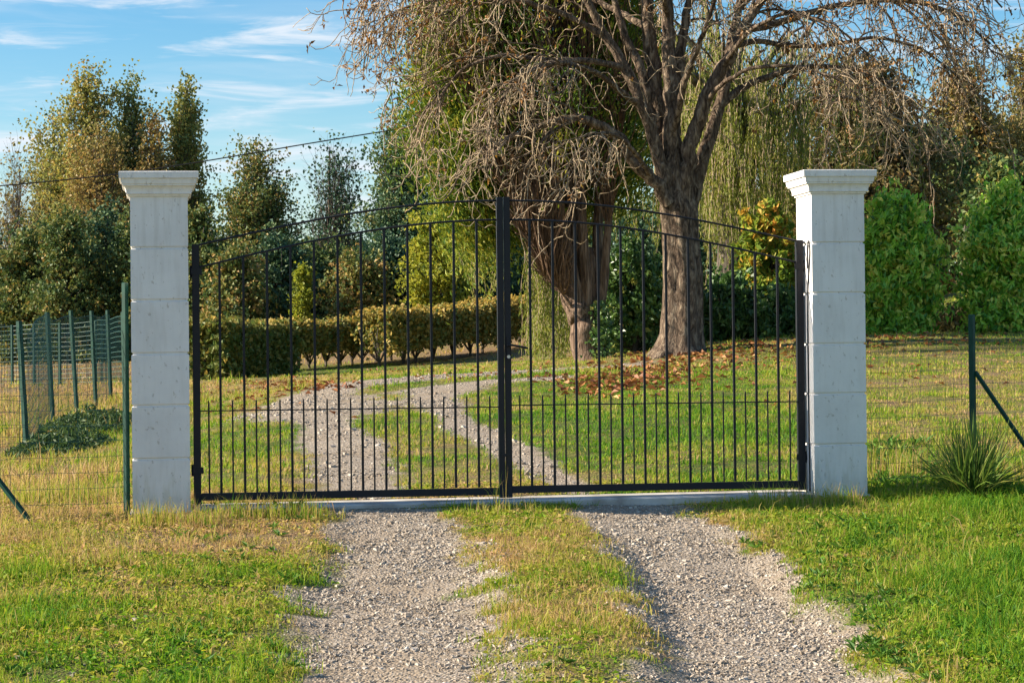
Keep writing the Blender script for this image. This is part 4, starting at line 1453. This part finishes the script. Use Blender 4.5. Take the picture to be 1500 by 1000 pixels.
def limb(geo, pts, rad, n=24, sides=9, wob=.03):
    pts = np.array(pts)
    L = np.concatenate([[0], np.cumsum(np.linalg.norm(np.diff(pts, axis=0), axis=1))])
    tt = np.linspace(0, L[-1], n)
    q_ = np.stack([np.interp(tt, L, pts[:, i]) for i in range(3)], -1)
    r_ = np.interp(tt, L, rad)
    for _ in range(2):
        q_[1:-1] = (q_[:-2] + 2 * q_[1:-1] + q_[2:]) / 4
    q_ += rng.normal(0, wob, q_.shape) * r_[:, None]* 3 * (np.arange(n) > 2)[:, None]
    tubes(geo, q_[None], r_[None], sides)
    return q_, r_


limb(tg, [at_c(872, 552), at_c(866, 528), at_c(857, 485), at_c(845, 440), at_c(826, 395), at_c(800, 340)], [.40, .29, .23, .23, .21, .14], 24, 14)
limb(tg, [at_c(880, 550, .2), at_c(874, 525, .2), at_c(866, 470, .15), at_c(862, 420, .1), at_c(860, 360, .1)], [.28, .22, .19, .17, .13], 20, 12)
stems_ = []
for (pts, r0) in (
        ([(845, 470, 0), (822, 400, -.1), (795, 330, -.2), (765, 250, -.3), (735, 150, -.3), (705, 40, -.2), (690, -60, 0)], .15),
        ([(850, 480, .05), (828, 400, .0), (806, 330, 0), (785, 250, .1), (765, 130, .2), (750, 0, .3), (740, -120, .3)], .16),
        ([(856, 480, -.05), (838, 400, -.12), (822, 330, -.2), (808, 240, -.3), (800, 130, -.35), (795, 0, -.3), (790, -140, -.2)], .15),
        ([(858, 490, .1), (848, 400, .1), (838, 320, .15), (830, 220, .2), (828, 110, .2), (825, -20, .2), (822, -150, .1)], .16),
        ([(862, 480, -.05), (858, 400, -.1), (852, 320, -.15), (850, 230, -.2), (856, 120, -.2), (862, 0, -.1), (866, -140, 0)], .13),
        ([(868, 490, .1), (874, 410, .1), (876, 330, .2), (884, 240, .3), (896, 130, .4), (908, 10, .5), (915, -100, .5)], .14),
        ([(872, 500, 0), (884, 420, -.05), (890, 340, -.1), (898, 250, -.15), (915, 150, -.2), (935, 50, -.1)], .11),
        ([(838, 430, -.1), (806, 372, -.25), (770, 320, -.4), (730, 262, -.6), (695, 180, -.7), (670, 80, -.7)], .09),
        ([(830, 410, .1), (790, 350, .3), (745, 290, .5), (700, 220, .6), (660, 130, .6), (640, 30, .5)], .09),
        ([(834, 420, -.15), (800, 372, -.4), (775, 352, -.6), (755, 345, -.8)], .05),
        ([(842, 455, -.15), (815, 420, -.35), (790, 398, -.5)], .035)):
    q_, r_ = limb(tg, [at_c(*p_) for p_ in pts], np.linspace(r0 * .85, r0 * .22, len(pts)), 26, 8, .02)
    stems_.append(q_)
tg.build('trunk', M['bark_red'], t_, smooth=True)
# dead upswept twigs filling the bowl
big_ = np.array([s_ for s_ in stems_ if len(s_) == 26])
nd_ = 1900
si = rng.integers(0, len(big_), nd_)
sj = rng.integers(9, 24, nd_)
s0 = big_[si, sj]
dd = norm(np.stack([rng.normal(-.10, .26, nd_), rng.normal(-.15, .36, nd_), rng.uniform(.7, 1.5, nd_)], -1))
e0 = s0 + dd * rng.uniform(.4, 1.7, nd_)[:, None]
dg = Geo()
tubes(dg, curve3(s0, s0 * .5 + e0 * .5 + rng.normal(0, .12, s0.shape) - [0, 0, .12], e0, 5), np.linspace(.016, .005, 5)[None].repeat(nd_, 0), 3)
dg.build('dead_twigs', M['dead_twig'], t_)
# scale foliage in upswept sprays on the outside of the crown
prf_y = np.array([-170, -100, 0, 60, 120, 200, 260, 310, 360, 410])
prf_l = np.array([690, 655, 612, 604, 596, 598, 632, 650, 690, 720])
prf_r = np.array([860, 900, 950, 965, 965, 950, 935, 915, 880, 790])
lg = Geo()
nc = 2000
yy = rng.uniform(-170, 345, nc)
L_, R_ = np.interp(yy, prf_y, prf_l), np.interp(yy, prf_y, prf_r)
an = rng.random(nc) * 6.283
front = np.clip(-np.sin(an), 0, 1)
leftish = np.clip(-np.cos(an), 0, 1)
keep = rng.random(nc) < np.clip(1.0 - 1.05 * front * (1 - .75 * leftish) - .25 * np.clip(np.cos(an), 0, 1), .10, 1)
low_front = (front > .25) & (yy > 235) & (leftish < .85)
keep &= ~low_front
keep &= ~((yy > 285) & (np.cos(an) > -.35))
yy, L_, R_, an = yy[keep], L_[keep], R_[keep], an[keep]
nc = len(yy)
rr = rng.random(nc) ** .33 * (.88 + .25 * vnoise(an * 2.2, yy / 45, 4))
cx_ = (L_ + R_) / 2 + np.cos(an) * (R_ - L_) / 2 * rr
cen = at_c(0, 0)[None] * 0 + P(cx_, yy, np.full(nc, 38.0))
cen[:, 1] += np.sin(an) * (R_ - L_) / 2 * CS * rr * .9 + .4
k_ = 105
csz = rng.uniform(.18, .36, nc)
off = rng.normal(0, 1, (nc, k_, 3)) * np.array([.75, .75, 1.25]) * csz[:, None, None]
C = (cen[:, None] + off).reshape(-1, 3)
outd = np.repeat(np.stack([np.cos(an), np.sin(an), np.zeros(nc)], -1), k_, 0)
D = outd * .5 + np.array([0, 0, .9]) + rng.normal(0, .45, C.shape)
tn = np.repeat(rng.normal(.46, .26, nc), k_) + rng.normal(0, .16, nc * k_)
leaves(lg, C, D, rdir(len(C)), rng.uniform(.07, .15, len(C)), np.full(len(C), .036), np.clip(tn, 0, 1))
lg.build('crown', M['conifer'], t_)
# ivy at the foot
ig = Geo()
n = 420
hz = rng.random(n) ** 1.3
C = np.stack([cb[0] + .27 - .02 * hz + rng.normal(0, .10, n) * (1 - .3 * hz), cb[1] - .24 + rng.normal(0, .08, n), cb[2] + hz * 1.0], -1)
leaves(ig, C, rdir(n) + [0, -.2, -.6], rdir(n) + [0, -1.2, .3], rng.uniform(.06, .11, n), rng.uniform(.05, .09, n), np.clip(rng.normal(.55, .25, n), 0, 1))
tag(ig.build('ivy', M['laurel_dark'], origin=cb + [0, -.2, 0]), 'ivy climbing the foot of the leaning conifer trunk', 'ivy')

# ------------------------------------------------------------------ horse chestnut
hb = stand(992, 35.5)
t_ = thing('chestnut_tree', 'great half bare chestnut with drooping curled twigs and a thick sunlit trunk', 'tree', hb)


def at_h(px, py, d=0.0):
    return P(np.float64(px), np.float64(py), np.float64(35.5)) + np.array([0, d, 0])


tg = Geo()
pts = [at_h(990, 540), at_h(991, 522), at_h(994, 508), at_h(997, 488), at_h(999, 450), at_h(999, 400), at_h(995, 340), at_h(993, 305), at_h(990, 270)]
rad = [.54, .47, .39, .335, .31, .305, .285, .30, .20]
tt = np.linspace(0, 8, 60)
q_ = np.stack([np.interp(tt, np.arange(9), np.array(pts)[:, i]) for i in range(3)], -1)
r_ = np.interp(tt, np.arange(9), rad)
# fluted trunk built as one skin
sides = 40
th_ = np.arange(sides) * 2 * np.pi / sides
V = []
for k_ in range(60):
    flute = 1 + .07 * np.sin(th_ * 5 + .8 + k_ * .02) + .04 * np.sin(th_ * 9 + 2 + k_ * .05) + .05 * (vnoise(th_ * 3 + 10, np.full(sides, k_ * .35), 3) - .5)
    if k_ < 20:
        flute = flute + (1 - k_ / 20) ** 2 * .28 * np.maximum(np.sin(th_ * 5 + .4), -.3)
    V.append(q_[k_] + np.stack([np.cos(th_) * r_[k_] * flute, np.sin(th_) * r_[k_] * flute, np.zeros(sides)], -1))
V = np.concatenate(V)
i, j = np.meshgrid(np.arange(59), np.arange(sides), indexing='ij')
a = (i * sides + j).ravel()
b = (i * sides + (j + 1) % sides).ravel()
tg.add(V, quads=np.stack([a, b, b + sides, a + sides], -1))
tg.build('trunk', M['bark_light'], t_, smooth=True)
lg_ = Geo()
limbs = [
    ([(982, 300, -.1), (960, 215, -.2), (925, 120, -.3), (911, 95, -.3), (886, 60, -.3), (855, 0, -.4), (820, -90, -.5), (800, -220, -.6)], .14),
    ([(980, 285, 0), (957, 182, .1), (940, 95, .1), (915, 55, .15), (905, 15, .2), (890, -60, .2), (880, -200, .2)], .12),
    ([(985, 300, .1), (972, 200, .15), (960, 110, .2), (952, 40, .2), (945, -20, .25), (935, -130, .3), (930, -260, .3)], .20),
    ([(990, 300, -.05), (984, 200, -.1), (980, 110, -.1), (978, 30, -.1), (976, -50, -.1), (970, -150, 0), (968, -280, 0)], .18),
    ([(995, 300, .1), (990, 190, .2), (994, 110, .25), (1002, 50, .3), (1012, 0, .3), (1025, -90, .3), (1040, -220, .3)], .14),
    ([(1000, 300, -.1), (1010, 215, -.15), (1029, 157, -.2), (1054, 104, -.25), (1074, 74, -.3), (1086, 42, -.3), (1114, 5, -.35), (1150, -70, -.4), (1180, -190, -.4)], .165),
    ([(1005, 330, .25), (1018, 282, .3), (1034, 225, .4), (1052, 174, .5), (1066, 130, .6), (1074, 70, .7), (1090, 0, .8), (1110, -100, .9), (1120, -220, .9)], .165),
    ([(1060, 150, .55), (1090, 122, .65), (1150, 98, .7), (1205, 86, .8), (1262, 92, .8), (1315, 112, .8), (1350, 150, .7)], .070),
    ([(978, 300, -.2), (956, 266, -.3), (928, 246, -.4), (909, 207, -.5), (878, 190, -.6), (848, 178, -.7), (800, 190, -.9), (742, 212, -1.0), (700, 250, -1.1)], .120),
    ([(1082, 48, -.3), (1120, 45, -.4), (1165, 30, -.5), (1200, 20, -.5), (1262, 10, -.6), (1330, 12, -.7), (1390, 35, -.8), (1435, 75, -.8)], .068),
    ([(1075, 70, -.2), (1110, 58, .1), (1150, 62, .3), (1215, 62, .5), (1290, 45, .6), (1360, 62, .6), (1415, 105, .6)], .055),
    ([(918, 105, -.3), (870, 95, -.5), (800, 97, -.7), (733, 90, -.8), (680, 110, -.9), (640, 160, -.9)], .060),
    ([(890, 62, -.3), (830, 28, -.4), (760, 8, -.5), (690, 2, -.5), (620, 8, -.4), (565, 30, -.3)], .055),
    ([(1029, 157, -.2), (1050, 130, -.5), (1090, 110, -.9), (1150, 112, -1.3), (1210, 135, -1.6), (1250, 180, -1.7)], .045),
    ([(940, 160, -.2), (905, 140, -.7), (870, 120, -1.2), (820, 110, -1.7), (770, 130, -2.0), (725, 180, -2.1)], .055),
    ([(956, 266, -.3), (930, 235, -.8), (905, 215, -1.3), (880, 210, -1.8), (850, 225, -2.2), (835, 255, -2.3)], .045),
    ([(1054, 104, -.25), (1085, 60, -.9), (1130, 40, -1.5), (1190, 60, -2.0), (1240, 110, -2.3)], .045),
    ([(1090, 0, .8), (1130, -40, 1.0), (1190, -60, 1.2), (1270, -50, 1.4), (1350, -10, 1.5), (1430, 60, 1.5)], .060),
    ([(952, 40, .2), (900, 0, .8), (830, -40, 1.2), (740, -50, 1.5), (650, -20, 1.6), (590, 40, 1.6)], .060),
    ([(978, 30, -.1), (960, -20, -.8), (920, -60, -1.4), (860, -60, -1.9), (790, -20, -2.2), (740, 40, -2.3)], .055),
    ([(1114, 5, -.35), (1150, -30, -1.0), (1210, -45, -1.5), (1290, -25, -1.8), (1370, 30, -1.9)], .055),
    ([(984, 200, -.1), (1000, 120, -.8), (1030, 40, -1.4), (1060, -60, -1.8)], .065),
    ([(855, 0, -.4), (800, -50, -.9), (730, -80, -1.2), (660, -60, -1.4), (610, 0, -1.4)], .050),
    ([(820, -90, -.5), (760, -130, -.2), (680, -130, 0), (610, -80, .1), (550, -10, .1)], .050),
    ([(935, -130, .3), (890, -190, -.4), (820, -190, -1.0), (750, -140, -1.4), (700, -60, -1.5)], .050),
    ([(1025, -90, .3), (1070, -140, -.5), (1130, -140, -1.1), (1190, -90, -1.4), (1230, -20, -1.5)], .050),
    ([(1150, -70, -.4), (1220, -120, -.2), (1310, -120, 0), (1400, -70, .1), (1470, 10, .1)], .050),
    ([(1110, -100, .9), (1180, -150, .5), (1260, -130, .2), (1330, -70, 0), (1380, 0, 0)], .045)]
lpts, lrad = [], []
for il, (pts, r0) in enumerate(limbs):
    r0 = r0 * (.84 if il < 7 else .95)
    q_, r_ = limb(lg_, [at_h(*p_) for p_ in pts], r0 * np.linspace(1, .30, len(pts)), 34, 9, .05)
    lpts.append(q_)
    lrad.append(r_)
lpts, lrad = np.array(lpts), np.array(lrad)


def shoots(S, D0, L, n, grav, upturn, kink):
    """drooping shoots whose ends turn up again; S start, D0 direction, L length"""
    m_ = len(S)
    pts = [S]
    d = norm(D0)
    for k_ in range(1, n):
        f_ = k_ / n
        pull = np.where(f_ < .62, -grav, upturn)
        d = norm(d + np.stack([np.zeros(m_), np.zeros(m_), pull * np.ones(m_)], -1) * rng.uniform(.5, 1.5, m_)[:, None] + rng.normal(0, kink, (m_, 3)))
        pts.append(pts[-1] + d * (L / (n - 1))[:, None])
    return np.stack(pts, 1)


# boughs from the limbs
nb = 350
li = rng.integers(0, len(lpts), nb)
lj = np.clip((34 * rng.uniform(.30, 1.0, nb) ** .7).astype(int), 10, 33)
kx = (lpts[li, lj] - at_h(985, 200))[:, 0]
kz = (lpts[li, lj] - at_h(985, 200))[:, 2]
kk = ((kx < 1.8) | (rng.random(nb) < .85)) & ((kx > -.5) | (kz > .15) | (rng.random(nb) < .5))
li, lj = li[kk], lj[kk]
nb = len(li)
S = lpts[li, lj]
tang = norm(lpts[li, lj] - lpts[li, lj - 2])
axis = at_h(985, 200)
outw = S - axis  # boughs lean outwards
outw[:, 2] *= .2
D0 = norm(tang * .9 + norm(outw) * .5 + rng.normal(0, .65, (nb, 3)))
Lb = rng.uniform(.6, 1.7, nb)
BO = shoots(S, D0, Lb, 10, .16, .10, .16)
r0 = np.clip(lrad[li, lj] * .5, .009, .024)
tubes(lg_, BO, r0[:, None] * np.linspace(1, .5, 10)[None], 5)
lg_.build('limbs', M['bark_light'], t_, smooth=True)
# twigs
ntw = 1700
bi, bj = rng.integers(0, nb, ntw), rng.integers(2, 10, ntw)
S = BO[bi, bj]
D0 = norm(BO[bi, bj] - BO[bi, bj - 1]) * .6 + rng.normal(0, .6, (ntw, 3)) + [0, 0, -.15]
TW = shoots(S, D0, rng.uniform(.30, 1.0, ntw), 9, .30, .42, .20)
nt2 = 420
li, lj = rng.integers(0, len(lpts), nt2), rng.integers(9, 34, nt2)
TW2 = shoots(lpts[li, lj], rng.normal(0, .8, (nt2, 3)) + [0, 0, -.2], rng.uniform(.3, 1.2, nt2), 9, .35, .42, .2)
TW = np.vstack([TW, TW2])
tw = Geo()
rt = rng.uniform(.0060, .0105, len(TW))
tubes(tw, TW, rt[:, None] * np.linspace(1, .62, 9)[None], 4)
# spurs
ns = 2900
ti, tj = rng.integers(0, len(TW), ns), rng.integers(2, 9, ns)
SP = shoots(TW[ti, tj], norm(TW[ti, tj] - TW[ti, tj - 1]) * .5 + rng.normal(0, .6, (ns, 3)), rng.uniform(.12, .42, ns), 6, .22, .5, .2)
tubes(tw, SP, np.linspace(.0070, .0045, 6)[None].repeat(ns, 0), 3)
tw.build('twigs', M['twig'], t_, smooth=True)
# remaining withered leaves, mostly high on the right
ends = np.vstack([SP[:, -1], TW[:, -1]])
rel = (ends - at_h(985, 120)) @ np.array([1, 0, 0])
hi = ends[:, 2] - at_h(985, 200)[2]
pk = np.where((rel > 1.2) & (hi > .2), .30, .05)
pk = np.where((rel < -2.0) & (hi > .3), .28, pk)
k_ = rng.random(len(ends)) < pk
E = np.repeat(ends[k_], 4, 0)
n = len(E)
D = rng.normal(0, .6, (n, 3)) + [0, 0, -.8]
lf = Geo()
leaves(lf, E + norm(D) * .05 + rng.normal(0, .03, E.shape), D, rdir(n), rng.uniform(.06, .12, n), rng.uniform(.025, .045, n), np.clip(rng.normal(.40, .28, n), 0, 1), .4)
lf.build('crown', M['chestnut_leaf'], t_)

for o in SC.objects:
    if '_o' in o:
        del o['_o']
